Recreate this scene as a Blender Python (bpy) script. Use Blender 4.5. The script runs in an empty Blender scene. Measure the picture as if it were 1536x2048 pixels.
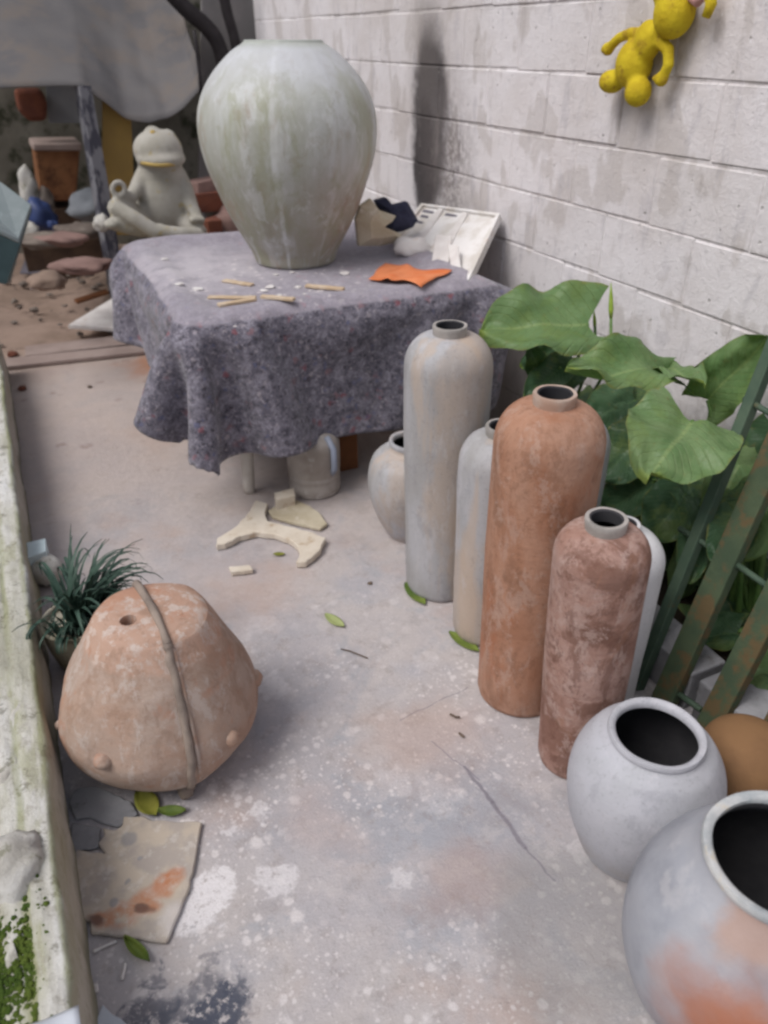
import bpy, bmesh, math, random
import numpy as np
from mathutils import Vector, Matrix, noise as mnoise
from mathutils.bvhtree import BVHTree

random.seed(7)
rng = np.random.default_rng(7)
SC = bpy.context.scene
COL = SC.collection
R = math.radians

# ------------------------------------------------------------------ camera, sky, sun, exposure
F, CX, CY, PITCH, H = 1547.0, 768.0, 1024.0, R(31.5), 1.5
cd = bpy.data.cameras.new('camera')
cam = bpy.data.objects.new('camera', cd)
COL.objects.link(cam)
cam.location = (0, 0, H)
cam.rotation_euler = (R(90) - PITCH, 0, 0)
cd.sensor_fit = 'VERTICAL'
cd.sensor_height = 36
cd.lens = F / 2048 * 36
cd.clip_start = 0.02
cd.clip_end = 300
cd.dof.use_dof = True
cd.dof.focus_distance = 1.75
cd.dof.aperture_fstop = 3.0
SC.camera = cam

SUN_EL, SUN_AZ = R(55), R(238)          # azimuth measured clockwise from +Y
w = bpy.data.worlds.new('World')
SC.world = w
w.use_nodes = True
nt = w.node_tree
nt.nodes.clear()
sky = nt.nodes.new('ShaderNodeTexSky')
sky.sky_type = 'NISHITA'
sky.sun_disc = False
sky.sun_elevation = SUN_EL
sky.sun_rotation = SUN_AZ
sky.air_density = 1.0
sky.dust_density = 3.0
hs = nt.nodes.new('ShaderNodeHueSaturation')
hs.inputs['Saturation'].default_value = 0.42
bg = nt.nodes.new('ShaderNodeBackground')
bg.inputs['Strength'].default_value = 0.12
wo = nt.nodes.new('ShaderNodeOutputWorld')
nt.links.new(sky.outputs[0], hs.inputs['Color'])
nt.links.new(hs.outputs[0], bg.inputs['Color'])
nt.links.new(bg.outputs[0], wo.inputs[0])

sd = bpy.data.lights.new('sun', 'SUN')
sun = bpy.data.objects.new('sun', sd)
COL.objects.link(sun)
sd.energy = 1.75
sd.angle = R(32)
sd.color = (1.0, 0.97, 0.94)
sdir = Vector((math.sin(SUN_AZ) * math.cos(SUN_EL), math.cos(SUN_AZ) * math.cos(SUN_EL), math.sin(SUN_EL)))
sun.rotation_euler = sdir.to_track_quat('Z', 'Y').to_euler()
sun.location = (-3, -4, 8)

SC.view_settings.view_transform = 'Standard'
SC.view_settings.look = 'None'
SC.view_settings.exposure = 0.13
SC.view_settings.gamma = 1.0
SC.view_settings.use_curve_mapping = False
SC.render.engine = 'CYCLES'
SC.cycles.use_denoising = True
SC.cycles.max_bounces = 6
SC.cycles.filter_width = 2.6

# ------------------------------------------------------------------ coordinates
# the yard runs parallel to the block wall: n = metres towards the wall, d = metres along it
A = R(24.9)
NV = Vector((math.cos(A), math.sin(A), 0))
DV = Vector((-math.sin(A), math.cos(A), 0))
WALL_N = 1.82
UP = Vector((0, 0, 1))
SP, CP = math.sin(PITCH), math.cos(PITCH)

def W(n, d, z=0.0):
    return NV * n + DV * d + Vector((0, 0, z))

def ray(px, py):
    u = py - CY
    return Vector((px - CX, F * CP - u * SP, -F * SP - u * CP))

EYE = Vector((0, 0, H))

def G(px, py, z=0.0):                   # where a sight line meets the level z
    r = ray(px, py)
    return EYE + r * ((z - H) / r.z)

def PN(px, py, n):                      # where it meets the upright plane n metres towards the wall
    r = ray(px, py)
    return EYE + r * (n / r.dot(NV))

def PD(px, py, d):                      # where it meets the upright plane d metres along the yard
    r = ray(px, py)
    return EYE + r * (d / r.dot(DV))

# ------------------------------------------------------------------ materials
def L(r, g, b):
    f = lambda v: (v / 255 / 12.92) if v / 255 <= 0.04045 else ((v / 255 + 0.055) / 1.055) ** 2.4
    return (f(r), f(g), f(b), 1.0)

class Mat:
    def __init__(s, name):
        s.m = bpy.data.materials.new(name)
        s.m.use_nodes = True
        s.t = s.m.node_tree
        s.t.nodes.clear()
        s.o = s.t.nodes.new('ShaderNodeOutputMaterial')
        s.b = s.t.nodes.new('ShaderNodeBsdfPrincipled')
        s.t.links.new(s.b.outputs[0], s.o.inputs[0])
        s.b.inputs['Specular IOR Level'].default_value = 0.25

    def N(s, kind, **kw):
        n = s.t.nodes.new(kind)
        for k, v in kw.items():
            setattr(n, k, v)
        return n

    def put(s, sock, v):
        if isinstance(v, bpy.types.NodeSocket):
            s.t.links.new(v, sock)
        else:
            sock.default_value = v

    def world(s):                       # position in the yard: x = n, y = d, z
        g = s.N('ShaderNodeNewGeometry')
        v = s.N('ShaderNodeVectorRotate')
        v.rotation_type = 'Z_AXIS'
        s.t.links.new(g.outputs['Position'], v.inputs['Vector'])
        v.inputs['Angle'].default_value = -A
        return v.outputs[0]

    def local(s, rnd=True):
        c = s.N('ShaderNodeTexCoord')
        if not rnd:
            return c.outputs['Object']
        i = s.N('ShaderNodeObjectInfo')
        m = s.N('ShaderNodeVectorMath', operation='MULTIPLY')
        cmb = s.N('ShaderNodeCombineXYZ')
        for k in range(3):
            s.t.links.new(i.outputs['Random'], cmb.inputs[k])
        s.t.links.new(cmb.outputs[0], m.inputs[0])
        m.inputs[1].default_value = (37, 91, 53)
        a = s.N('ShaderNodeVectorMath', operation='ADD')
        s.t.links.new(c.outputs['Object'], a.inputs[0])
        s.t.links.new(m.outputs[0], a.inputs[1])
        return a.outputs[0]

    def uv(s):
        return s.N('ShaderNodeTexCoord').outputs['UV']

    def rand(s):
        return s.N('ShaderNodeObjectInfo').outputs['Random']

    def scale(s, v, sc, loc=(0, 0, 0)):
        m = s.N('ShaderNodeMapping')
        s.t.links.new(v, m.inputs[0])
        m.inputs['Scale'].default_value = sc
        m.inputs['Location'].default_value = loc
        return m.outputs[0]

    def noise(s, v, scale, detail=4, rough=0.6, dist=0.0):
        n = s.N('ShaderNodeTexNoise')
        s.t.links.new(v, n.inputs['Vector'])
        n.inputs['Scale'].default_value = scale
        n.inputs['Detail'].default_value = detail
        n.inputs['Roughness'].default_value = rough
        n.inputs['Distortion'].default_value = dist
        return n.outputs['Fac']

    def noisec(s, v, scale, detail=3):
        n = s.N('ShaderNodeTexNoise')
        s.t.links.new(v, n.inputs['Vector'])
        n.inputs['Scale'].default_value = scale
        n.inputs['Detail'].default_value = detail
        return n.outputs['Color']

    def vor(s, v, scale, out='Distance', feature='F1', rnd=1.0):
        n = s.N('ShaderNodeTexVoronoi', feature=feature)
        s.t.links.new(v, n.inputs['Vector'])
        n.inputs['Scale'].default_value = scale
        n.inputs['Randomness'].default_value = rnd
        return n.outputs[out]

    def band(s, f, lo, hi):
        n = s.N('ShaderNodeMapRange', interpolation_type='SMOOTHSTEP')
        s.put(n.inputs[0], f)
        a, b, c, d = (lo, hi, 0.0, 1.0) if lo < hi else (hi, lo, 1.0, 0.0)
        n.inputs[1].default_value, n.inputs[2].default_value = a, b
        n.inputs[3].default_value, n.inputs[4].default_value = c, d
        return n.outputs[0]

    def math(s, op, a, b=0.0):
        n = s.N('ShaderNodeMath', operation=op)
        s.put(n.inputs[0], a)
        s.put(n.inputs[1], b)
        return n.outputs[0]

    def mul(s, *a):
        r = a[0]
        for x in a[1:]:
            r = s.math('MULTIPLY', r, x)
        return r

    def mix(s, f, a, b, mode='MIX'):
        n = s.N('ShaderNodeMix', data_type='RGBA', blend_type=mode)
        s.put(n.inputs[0], f)
        s.put(n.inputs[6], a)
        s.put(n.inputs[7], b)
        return n.outputs[2]

    def ramp(s, f, stops):
        n = s.N('ShaderNodeValToRGB')
        s.put(n.inputs[0], f)
        e = n.color_ramp.elements
        while len(e) < len(stops):
            e.new(0.5)
        for el, (p, c) in zip(e, stops):
            el.position, el.color = p, c
        return n.outputs[0]

    def xyz(s, v):
        n = s.N('ShaderNodeSeparateXYZ')
        s.t.links.new(v, n.inputs[0])
        return n.outputs

    def warp(s, v, scale, amt, detail=3):
        c = s.noisec(v, scale, detail)
        a = s.N('ShaderNodeVectorMath', operation='SUBTRACT')
        s.t.links.new(c, a.inputs[0])
        a.inputs[1].default_value = (0.5, 0.5, 0.5)
        b = s.N('ShaderNodeVectorMath', operation='SCALE')
        s.t.links.new(a.outputs[0], b.inputs[0])
        b.inputs['Scale'].default_value = amt
        d = s.N('ShaderNodeVectorMath', operation='ADD')
        s.t.links.new(v, d.inputs[0])
        s.t.links.new(b.outputs[0], d.inputs[1])
        return d.outputs[0]

    def blob(s, v, c, r, soft=0.3, sq=(1, 1, 1)):    # 1 inside a spot centred at c, 0 outside
        a = s.N('ShaderNodeVectorMath', operation='SUBTRACT')
        s.t.links.new(v, a.inputs[0])
        a.inputs[1].default_value = c
        q = s.N('ShaderNodeVectorMath', operation='MULTIPLY')
        s.t.links.new(a.outputs[0], q.inputs[0])
        q.inputs[1].default_value = sq
        l = s.N('ShaderNodeVectorMath', operation='LENGTH')
        s.t.links.new(q.outputs[0], l.inputs[0])
        return s.band(l.outputs['Value'], r, r * (1 - soft))

    def seg(s, v, a, b, r):             # 1 on the line from a to b, 0 beyond r
        a, b = Vector((a[0], a[1], 0)), Vector((b[0], b[1], 0))
        ab = b - a
        q = s.N('ShaderNodeVectorMath', operation='SUBTRACT')
        s.t.links.new(s.scale(v, (1, 1, 0)), q.inputs[0])
        q.inputs[1].default_value = a
        d = s.N('ShaderNodeVectorMath', operation='DOT_PRODUCT')
        s.t.links.new(q.outputs[0], d.inputs[0])
        d.inputs[1].default_value = ab / ab.length_squared
        c = s.N('ShaderNodeClamp')
        s.t.links.new(d.outputs['Value'], c.inputs[0])
        k = s.N('ShaderNodeVectorMath', operation='SCALE')
        k.inputs[0].default_value = ab
        s.t.links.new(c.outputs[0], k.inputs['Scale'])
        e = s.N('ShaderNodeVectorMath', operation='DISTANCE')
        s.t.links.new(q.outputs[0], e.inputs[0])
        s.t.links.new(k.outputs[0], e.inputs[1])
        return s.band(e.outputs['Value'], r, r * 0.3)

    def bump(s, h, strength=0.3, dist=0.01):
        n = s.N('ShaderNodeBump')
        s.put(n.inputs['Height'], h)
        n.inputs['Strength'].default_value = strength
        n.inputs['Distance'].default_value = dist
        s.t.links.new(n.outputs[0], s.b.inputs['Normal'])

    def done(s, color, rough=0.85):
        s.put(s.b.inputs['Base Color'], color)
        s.put(s.b.inputs['Roughness'], rough)
        return s.m

MT = {}

def nd(p):
    return (p.dot(NV), p.dot(DV), p.z)

def floor_material():
    m = Mat('worn_concrete')
    v = m.world()
    f2 = m.scale(v, (1, 1, 0))
    big = m.noise(f2, 1.7, 4, 0.55)
    med = m.noise(f2, 6, 6, 0.65)
    col = m.ramp(big, [(0.36, L(168, 166, 172)), (0.47, L(182, 177, 180)), (0.56, L(189, 182, 181)), (0.66, L(174, 172, 178))])
    # bluish cement skin where the dust is swept away
    col = m.mix(m.mul(m.band(m.noise(f2, 3.1, 5, 0.6, 0.6), 0.53, 0.62), 0.65), col, L(164, 166, 174))
    # reddish clay dust
    col = m.mix(m.mul(m.band(m.noise(m.scale(f2, (1, 1, 1), (4, 2, 0)), 2.6, 6, 0.65), 0.52, 0.70), 0.75), col, L(184, 164, 156))
    col = m.mix(m.mul(m.band(med, 0.53, 0.66), 0.35), col, L(150, 144, 146))
    col = m.mix(m.mul(m.band(m.noise(m.scale(f2, (1, 1, 1), (5, 2, 0)), 11, 8, 0.78), 0.5, 0.6), 0.4), col, L(202, 195, 194))
    col = m.mix(m.mul(m.band(m.noise(m.scale(f2, (1, 1, 1), (2, 8, 0)), 17, 8, 0.78), 0.53, 0.62), 0.35), col, L(150, 138, 134))
    col = m.mix(m.mul(m.band(m.noise(f2, 38, 3, 0.7), 0.52, 0.75), 0.28), col, L(204, 196, 194))
    col = m.mix(m.mul(m.band(m.noise(m.scale(f2, (1, 1, 1), (9, 9, 0)), 55, 3, 0.7), 0.55, 0.75), 0.3), col, L(140, 132, 132))
    # far end of the yard is trodden brown earth dust
    y = m.xyz(m.warp(v, 2.5, 0.5))[1]
    col = m.mix(m.mul(m.band(y, 1.3, 3.4), 0.6), col, L(180, 161, 150))
    col = m.mix(m.mul(m.band(y, 3.9, 4.7), 0.85), col, L(150, 128, 114))
    # paint and plaster drops: several sizes, only in the trodden strip
    zone = m.band(m.noise(m.scale(f2, (1, 1, 1), (2.2, 7.7, 0)), 1.9, 4, 0.6), 0.36, 0.52)
    nearz = m.band(y, 2.1, 1.3)
    wv = m.warp(f2, 60, 0.012)
    for sc, th, amt, off in ((13, 0.17, 0.75, 0), (26, 0.2, 0.7, 3), (48, 0.2, 0.65, 5), (90, 0.24, 0.5, 8)):
        vv = m.scale(wv, (1, 1, 1), (off, off * 1.7, 0))
        dist = m.math('ADD', m.vor(vv, sc), m.mul(m.math('SUBTRACT', m.noise(f2, 70, 3), 0.5), 0.12))
        pick = m.xyz(m.vor(vv, sc, 'Color'))
        spot = m.mul(m.band(dist, th * 1.6, th * 0.8), m.band(pick[0], 0.5, 0.54), zone, nearz)
        col = m.mix(m.mul(spot, amt), col, L(222, 216, 216))
    # plaster spills with a ragged outline
    rag = m.warp(m.warp(v, 14, 0.12), 45, 0.05)
    for (px, py, r, k) in ((395, 1815, 0.062, 1.0), (440, 1760, 0.03, 0.9), (560, 1770, 0.04, 0.6), (455, 1640, 0.03, 0.6), (520, 1630, 0.025, 0.6), (810, 1750, 0.035, 0.45), (545, 1375, 0.045, 0.35),
                       (880, 1590, 0.06, 0.22), (790, 1560, 0.04, 0.25), (850, 1330, 0.04, 0.2), (520, 1250, 0.05, 0.2), (1160, 1690, 0.03, 0.4)):
        c = nd(G(px, py))
        col = m.mix(m.mul(m.blob(rag, c, r * 1.15, 0.35), m.band(m.noise(f2, 60, 3, 0.7), 0.3, 0.5), k), col, L(226, 222, 224))
    # clay stain by the table and along the slab joint
    for (px, py, r, k, cc) in ((330, 725, 0.30, 0.75, L(178, 124, 92)), (850, 1480, 0.22, 0.45, L(186, 160, 148)), (930, 1740, 0.14, 0.45, L(172, 148, 140)), (480, 1180, 0.3, 0.3, L(190, 170, 162)), (640, 1640, 0.15, 0.4, L(186, 168, 164))):
        col = m.mix(m.mul(m.blob(m.warp(v, 6, 0.3), nd(G(px, py)), r, 0.7), k), col, cc)
    # greyer strip beside the jars at the bottom right
    col = m.mix(m.mul(m.blob(m.warp(v, 5, 0.25), nd(G(1150, 1880)), 0.26, 0.5), 0.55), col, L(146, 142, 140))
    # old crack
    for a_, b_, wd in (((930, 1535), (985, 1605), 0.006), ((985, 1605), (1048, 1694), 0.0075), ((1048, 1694), (1110, 1760), 0.003), ((960, 1560), (860, 1480), 0.002), ((800, 1440), (935, 1375), 0.002)):
        col = m.mix(m.mul(m.seg(m.warp(v, 22, 0.02), nd(G(*a_)), nd(G(*b_)), wd), 0.7), col, L(122, 116, 126))
    # charcoal spill
    sp = m.warp(m.warp(v, 12, 0.14), 40, 0.06)
    for (px, py, r, k) in ((440, 2030, 0.075, 0.85), (300, 2030, 0.055, 0.7), (390, 2055, 0.10, 0.6), (300, 1945, 0.026, 0.6), (430, 1945, 0.03, 0.45), (480, 1985, 0.035, 0.6), (360, 1965, 0.025, 0.5)):
        col = m.mix(m.mul(m.blob(sp, nd(G(px, py)), r, 0.45), m.band(m.noise(f2, 45, 4, 0.7), 0.36, 0.5), k), col, L(70, 76, 92))
    # dark spots of dirt in the far half
    ds = m.vor(m.scale(wv, (1, 1, 1), (6, 1, 0)), 5.5)
    col = m.mix(m.mul(m.band(ds, 0.2, 0.1), m.band(y, 1.9, 2.6), m.band(m.noise(f2, 30, 4), 0.42, 0.55), 0.4), col, L(124, 100, 90))
    h = m.math('ADD', m.noise(f2, 34, 8, 0.78), m.math('ADD', m.mul(m.noise(f2, 5, 4), 0.8), m.mul(m.noise(f2, 160, 3, 0.8), 0.5)))
    m.bump(h, 0.55, 0.012)
    MT['floor'] = m.done(col, m.math('MULTIPLY_ADD', med, 0.25))
    m.b.inputs['Roughness'].default_value = 0.8
    for l in list(m.t.links):
        if l.to_socket == m.b.inputs['Roughness']:
            m.t.links.remove(l)

def wall_material():
    m = Mat('old_white_wall_paint')
    v = m.world()
    r = m.rand()
    base = m.ramp(m.noise(v, 1.4, 4, 0.6), [(0.36, L(206, 199, 198)), (0.5, L(219, 214, 216)), (0.64, L(227, 223, 226))])
    base = m.mix(m.mul(m.band(r, 0.55, 1.0), 0.25), base, L(196, 190, 188))
    # bare patches where the wash has run off the block
    st = m.scale(v, (1, 1, 0.55), (3, 1, 2))
    base = m.mix(m.mul(m.band(m.noise(st, 6.5, 3, 0.5), 0.55, 0.60), 0.5), base, L(182, 174, 170))
    base = m.mix(m.mul(m.band(m.noise(m.scale(v, (1, 1, 0.35)), 15, 4, 0.6), 0.57, 0.68), 0.35), base, L(176, 172, 178))
    base = m.mix(m.mul(m.band(m.noise(v, 45, 4, 0.7), 0.56, 0.72), 0.3), base, L(160, 156, 158))
    base = m.mix(m.mul(m.band(m.noise(m.scale(v, (1, 1, 1), (7, 7, 7)), 70, 2, 0.6), 0.62, 0.7), 0.35), base, L(228, 226, 230))
    # mortar lines show grey through the wash
    x = m.xyz(m.warp(v, 9, 0.025))
    zz = m.math('FRACT', m.math('DIVIDE', x[2], 0.2))
    edge = m.math('MINIMUM', zz, m.math('SUBTRACT', 1.0, zz))
    line = m.mul(m.band(edge, 0.07, 0.008), m.band(m.noise(v, 5.5, 5, 0.7), 0.46, 0.58))
    base = m.mix(m.mul(line, 0.38), base, L(136, 128, 124))
    # soot stain up the wall behind the table
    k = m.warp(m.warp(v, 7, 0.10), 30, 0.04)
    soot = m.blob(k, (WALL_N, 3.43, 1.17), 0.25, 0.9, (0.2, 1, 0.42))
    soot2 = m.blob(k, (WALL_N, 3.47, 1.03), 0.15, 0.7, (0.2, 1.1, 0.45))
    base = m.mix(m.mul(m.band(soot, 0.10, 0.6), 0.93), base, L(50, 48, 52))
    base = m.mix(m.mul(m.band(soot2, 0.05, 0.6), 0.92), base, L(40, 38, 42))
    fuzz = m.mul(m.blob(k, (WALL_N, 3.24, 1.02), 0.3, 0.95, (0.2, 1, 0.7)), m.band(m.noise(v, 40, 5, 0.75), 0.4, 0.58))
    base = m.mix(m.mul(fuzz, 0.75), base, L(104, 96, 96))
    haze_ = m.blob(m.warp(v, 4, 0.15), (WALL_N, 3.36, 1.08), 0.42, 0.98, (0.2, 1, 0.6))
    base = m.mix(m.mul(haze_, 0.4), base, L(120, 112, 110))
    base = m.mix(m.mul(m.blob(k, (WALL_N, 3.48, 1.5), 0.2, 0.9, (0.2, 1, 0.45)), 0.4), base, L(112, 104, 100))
    # greyer and darker towards the ground
    base = m.mix(m.mul(m.band(m.math('ADD', x[2], m.mul(m.noise(v, 5), 0.3)), 0.75, 0.25), 0.6), base, L(140, 138, 134))
    base = m.mix(m.mul(m.band(m.noise(m.scale(v, (1, 1, 0.25), (9, 4, 1)), 10, 6, 0.75), 0.56, 0.66), 0.3), base, L(150, 142, 138))
    pores = m.mul(m.band(m.vor(m.warp(v, 30, 0.02), 26), 0.16, 0.08), m.band(m.xyz(m.vor(m.warp(v, 30, 0.02), 26, 'Color'))[2], 0.72, 0.76))
    base = m.mix(m.mul(pores, 0.5), base, L(140, 134, 132))
    hj = m.mul(m.noise(v, 8, 3, 0.55), 1.6)
    m.bump(m.math('SUBTRACT', m.math('ADD', m.math('ADD', m.noise(v, 38, 6, 0.7), hj), m.mul(m.noise(v, 140, 3, 0.8), 0.5)), pores), 0.42, 0.012)
    MT['wall'] = m.done(base, 0.92)

def clay(name, stops, spots=(), rough=0.85, bump=0.25, streak=0.0, sc=5.0):
    m = Mat(name)
    v = m.local()
    vs = m.scale(v, (1, 1, 0.4)) if streak else v
    col = m.ramp(m.noise(vs, sc, 5, 0.6, 0.4), stops)
    for (scale, lo, hi, amt, c) in spots:
        col = m.mix(m.mul(m.band(m.noise(m.scale(vs, (1, 1, 1), (scale, 2, 5)), scale, 6, 0.65, 0.3), lo, hi), amt), col, c)
    # speckle
    col = m.mix(m.mul(m.band(m.noise(v, 120, 2, 0.6), 0.55, 0.75), 0.18), col, L(60, 52, 50))
    rings = m.mul(m.noise(m.scale(v, (0.15, 0.15, 1)), 75, 3, 0.6), 0.5)
    m.bump(m.math('ADD', rings, m.math('ADD', m.noise(v, 55, 6, 0.75), m.mul(m.noise(v, 9, 4), 1.2))), bump * 1.3, 0.006)
    return m, col, rough

def simple(name, c1, c2, sc=8, rough=0.8, bump=0.2, spot=None, sp=(0.55, 0.7)):
    m = Mat(name)
    v = m.local()
    col = m.mix(m.band(m.noise(v, sc, 5, 0.6), 0.35, 0.65), c1, c2)
    if spot:
        col = m.mix(m.band(m.noise(m.scale(v, (1, 1, 1), (5, 3, 1)), sc * 1.7, 6, 0.65), *sp), col, spot)
    m.bump(m.noise(v, sc * 7, 5, 0.65), bump, 0.006)
    MT[name] = m.done(col, rough)

CRUST = {
    'orange_terracotta': ((9, 1, 0.52, 0.60, 0.5, L(132, 100, 82)), (14, 4, 0.53, 0.60, 0.45, L(198, 176, 164)), (28, 7, 0.54, 0.62, 0.4, L(120, 88, 70)), (5, 9, 0.54, 0.64, 0.45, L(166, 132, 114))),
    'pink_terracotta': ((10, 1, 0.51, 0.58, 0.6, L(112, 82, 72)), (16, 4, 0.52, 0.59, 0.55, L(196, 174, 166)), (30, 7, 0.54, 0.61, 0.45, L(104, 74, 62)), (5, 9, 0.54, 0.62, 0.4, L(164, 122, 100))),
    'dusty_terracotta': ((8, 1, 0.52, 0.60, 0.5, L(150, 122, 104)), (13, 4, 0.53, 0.60, 0.55, L(204, 194, 188)), (26, 7, 0.54, 0.62, 0.35, L(132, 104, 88)), (5, 12, 0.55, 0.62, 0.5, L(186, 128, 98))),
}

def all_materials():
    floor_material()
    wall_material()
    m, c, r = clay('grey_glaze', [(0.36, L(158, 156, 156)), (0.5, L(170, 169, 172)), (0.64, L(176, 175, 180))],
                   [(3.2, 0.52, 0.62, 0.6, L(176, 158, 142)), (7, 0.55, 0.66, 0.4, L(140, 142, 146)), (14, 0.56, 0.66, 0.3, L(186, 182, 182))], 0.6, 0.15, 1)
    v_ = m.local()
    c = m.mix(m.mul(m.band(m.noise(m.scale(v_, (1, 1, 0.12), (2, 5, 1)), 9, 5, 0.6), 0.52, 0.62), 0.55), c, L(184, 164, 146))
    c = m.mix(m.mul(m.band(m.noise(m.scale(v_, (1, 1, 0.3), (7, 5, 1)), 12, 7, 0.75), 0.54, 0.62), 0.35), c, L(190, 188, 192))
    c = m.mix(m.mul(m.band(m.noise(m.scale(v_, (1, 1, 0.6), (1, 3, 8)), 18, 7, 0.75), 0.55, 0.62), 0.3), c, L(132, 130, 132))
    MT['grey_glaze'] = m.done(c, r)
    m, c, r = clay('pale_grey_glaze', [(0.3, L(166, 167, 172)), (0.6, L(180, 180, 187)), (0.8, L(172, 171, 175))],
                   [(5, 0.60, 0.75, 0.35, L(190, 188, 192)), (12, 0.62, 0.7, 0.25, L(140, 142, 150))], 0.55, 0.2)
    v_ = m.local()
    c = m.mix(m.mul(m.band(m.noise(m.scale(v_, (1, 1, 0.6), (2, 5, 1)), 9, 7, 0.75), 0.53, 0.62), 0.35), c, L(196, 194, 200))
    c = m.mix(m.mul(m.band(m.noise(m.scale(v_, (1, 1, 0.5), (7, 5, 1)), 15, 7, 0.75), 0.55, 0.63), 0.35), c, L(146, 146, 154))
    c = m.mix(m.mul(m.band(m.xyz(m.local(False))[2], 0.12, 0.0), m.band(m.noise(v_, 12, 6, 0.7), 0.4, 0.6), 0.45), c, L(160, 146, 136))
    MT['pale_grey_glaze'] = m.done(c, r)
    m, c, r = clay('white_slip', [(0.3, L(205, 205, 208)), (0.7, L(222, 221, 224))], [(6, 0.6, 0.75, 0.3, L(190, 184, 178))], 0.6, 0.15)
    MT['white_slip'] = m.done(c, r)
    m, c, r = clay('orange_terracotta', [(0.36, L(150, 106, 82)), (0.46, L(178, 134, 110)), (0.55, L(186, 146, 124)), (0.66, L(160, 112, 86))],
                   [(4, 0.50, 0.62, 0.6, L(190, 158, 140)), (8, 0.54, 0.64, 0.6, L(136, 104, 86)), (17, 0.55, 0.66, 0.45, L(196, 172, 160)), (6, 0.56, 0.64, 0.5, L(172, 108, 76))], 0.9, 0.35, 1, 4)
    v_ = m.local()
    for sc_, off_, lo_, hi_, amt_, cc_ in CRUST['orange_terracotta']:
        c = m.mix(m.mul(m.band(m.noise(m.scale(v_, (1, 1, 0.6), (off_, off_, 1)), sc_, 8, 0.78, 0.4), lo_, hi_), amt_), c, cc_)
    c = m.mix(0.30, c, L(128, 84, 62))
    MT['orange_terracotta'] = m.done(c, r)
    m, c, r = clay('pink_terracotta', [(0.36, L(138, 104, 92)), (0.46, L(168, 134, 122)), (0.55, L(180, 150, 140)), (0.66, L(150, 116, 104))],
                   [(6, 0.54, 0.62, 0.75, L(120, 88, 76)), (11, 0.52, 0.62, 0.6, L(188, 164, 156)), (22, 0.58, 0.68, 0.5, L(126, 92, 78))], 0.92, 0.45, 0, 5)
    v_ = m.local()
    for sc_, off_, lo_, hi_, amt_, cc_ in CRUST['pink_terracotta']:
        c = m.mix(m.mul(m.band(m.noise(m.scale(v_, (1, 1, 0.6), (off_, off_, 1)), sc_, 8, 0.78, 0.4), lo_, hi_), amt_), c, cc_)
    c = m.mix(0.18, c, L(112, 74, 60))
    MT['pink_terracotta'] = m.done(c, r)
    m, c, r = clay('dusty_terracotta', [(0.38, L(166, 130, 108)), (0.5, L(180, 152, 134)), (0.62, L(176, 158, 146))],
                   [(5, 0.48, 0.6, 0.7, L(176, 160, 148)), (9, 0.54, 0.63, 0.65, L(178, 120, 90)), (7, 0.58, 0.66, 0.6, L(142, 120, 104)), (16, 0.56, 0.68, 0.4, L(198, 188, 182))], 0.9, 0.35, 0, 6)
    v_ = m.local()
    zz_ = m.xyz(m.local(False))[2]
    capz = m.band(m.math('ADD', zz_, m.mul(m.noise(m.local(False), 14, 4), 0.05)), 0.375, 0.395)
    c = m.mix(m.mul(capz, 0.6), c, L(206, 162, 138))
    c = m.mix(m.mul(capz, m.band(m.noise(m.local(False), 30, 5, 0.7), 0.55, 0.6), 0.8), c, L(224, 212, 204))
    c = m.mix(m.mul(m.band(m.math('ADD', zz_, m.mul(m.noise(v_, 11, 4), 0.12)), 0.16, 0.08), m.band(m.noise(m.scale(v_, (1, 1, 0.5), (3, 3, 3)), 13, 4, 0.6), 0.52, 0.58), 0.7), c, L(178, 176, 182))
    c = m.mix(0.3, c, L(188, 166, 154))
    for sc_, off_, lo_, hi_, amt_, cc_ in CRUST['dusty_terracotta']:
        c = m.mix(m.mul(m.band(m.noise(m.scale(v_, (1, 1, 0.6), (off_, off_, 1)), sc_, 8, 0.78, 0.4), lo_, hi_), amt_), c, cc_)
    c = m.mix(0.22, c, L(132, 104, 88))
    MT['dusty_terracotta'] = m.done(c, r)
    simple('cap_clay', L(204, 156, 130), L(208, 176, 156), 12, 0.9, 0.3, L(222, 206, 196))
    simple('seam_clay', L(124, 112, 104), L(150, 136, 126), 14, 0.9, 0.4)
    simple('ochre_clay', L(118, 88, 62), L(130, 98, 68), 9, 0.85, 0.2)
    simple('ring_lip', L(148, 144, 140), L(168, 162, 158), 20, 0.6, 0.2)
    simple('lip_terracotta', L(168, 140, 124), L(182, 164, 152), 20, 0.7, 0.2)
    simple('urn_lip', L(150, 156, 160), L(196, 196, 196), 14, 0.6, 0.3, L(206, 190, 160))
    # the large green-grey jar on the table
    m = Mat('mossy_white_glaze')
    v = m.local(False)
    z = m.xyz(v)[2]
    st = m.scale(v, (1, 1, 0.22))
    col = m.ramp(m.noise(st, 5, 5, 0.6, 0.5), [(0.3, L(158, 158, 146)), (0.5, L(176, 178, 172)), (0.7, L(188, 190, 190))])
    col = m.mix(m.mul(m.band(m.noise(m.scale(st, (1, 1, 1), (3, 3, 3)), 6.5, 5, 0.6), 0.54, 0.66), 0.6), col, L(150, 152, 122))
    col = m.mix(m.mul(m.band(m.noise(m.scale(v, (1, 1, 0.5), (8, 3, 3)), 13, 5, 0.65, 0.6), 0.56, 0.7), 0.4), col, L(204, 206, 208))
    low = m.band(m.math('ADD', z, m.mul(m.noise(v, 5, 4), 0.35)), 0.62, 0.28)
    col = m.mix(m.mul(low, 0.75), col, L(144, 137, 120))
    col = m.mix(m.mul(m.band(m.noise(m.scale(st, (1, 1, 1), (1, 7, 0)), 7, 4, 0.6), 0.56, 0.66), low, 0.55), col, L(138, 104, 82))
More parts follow.
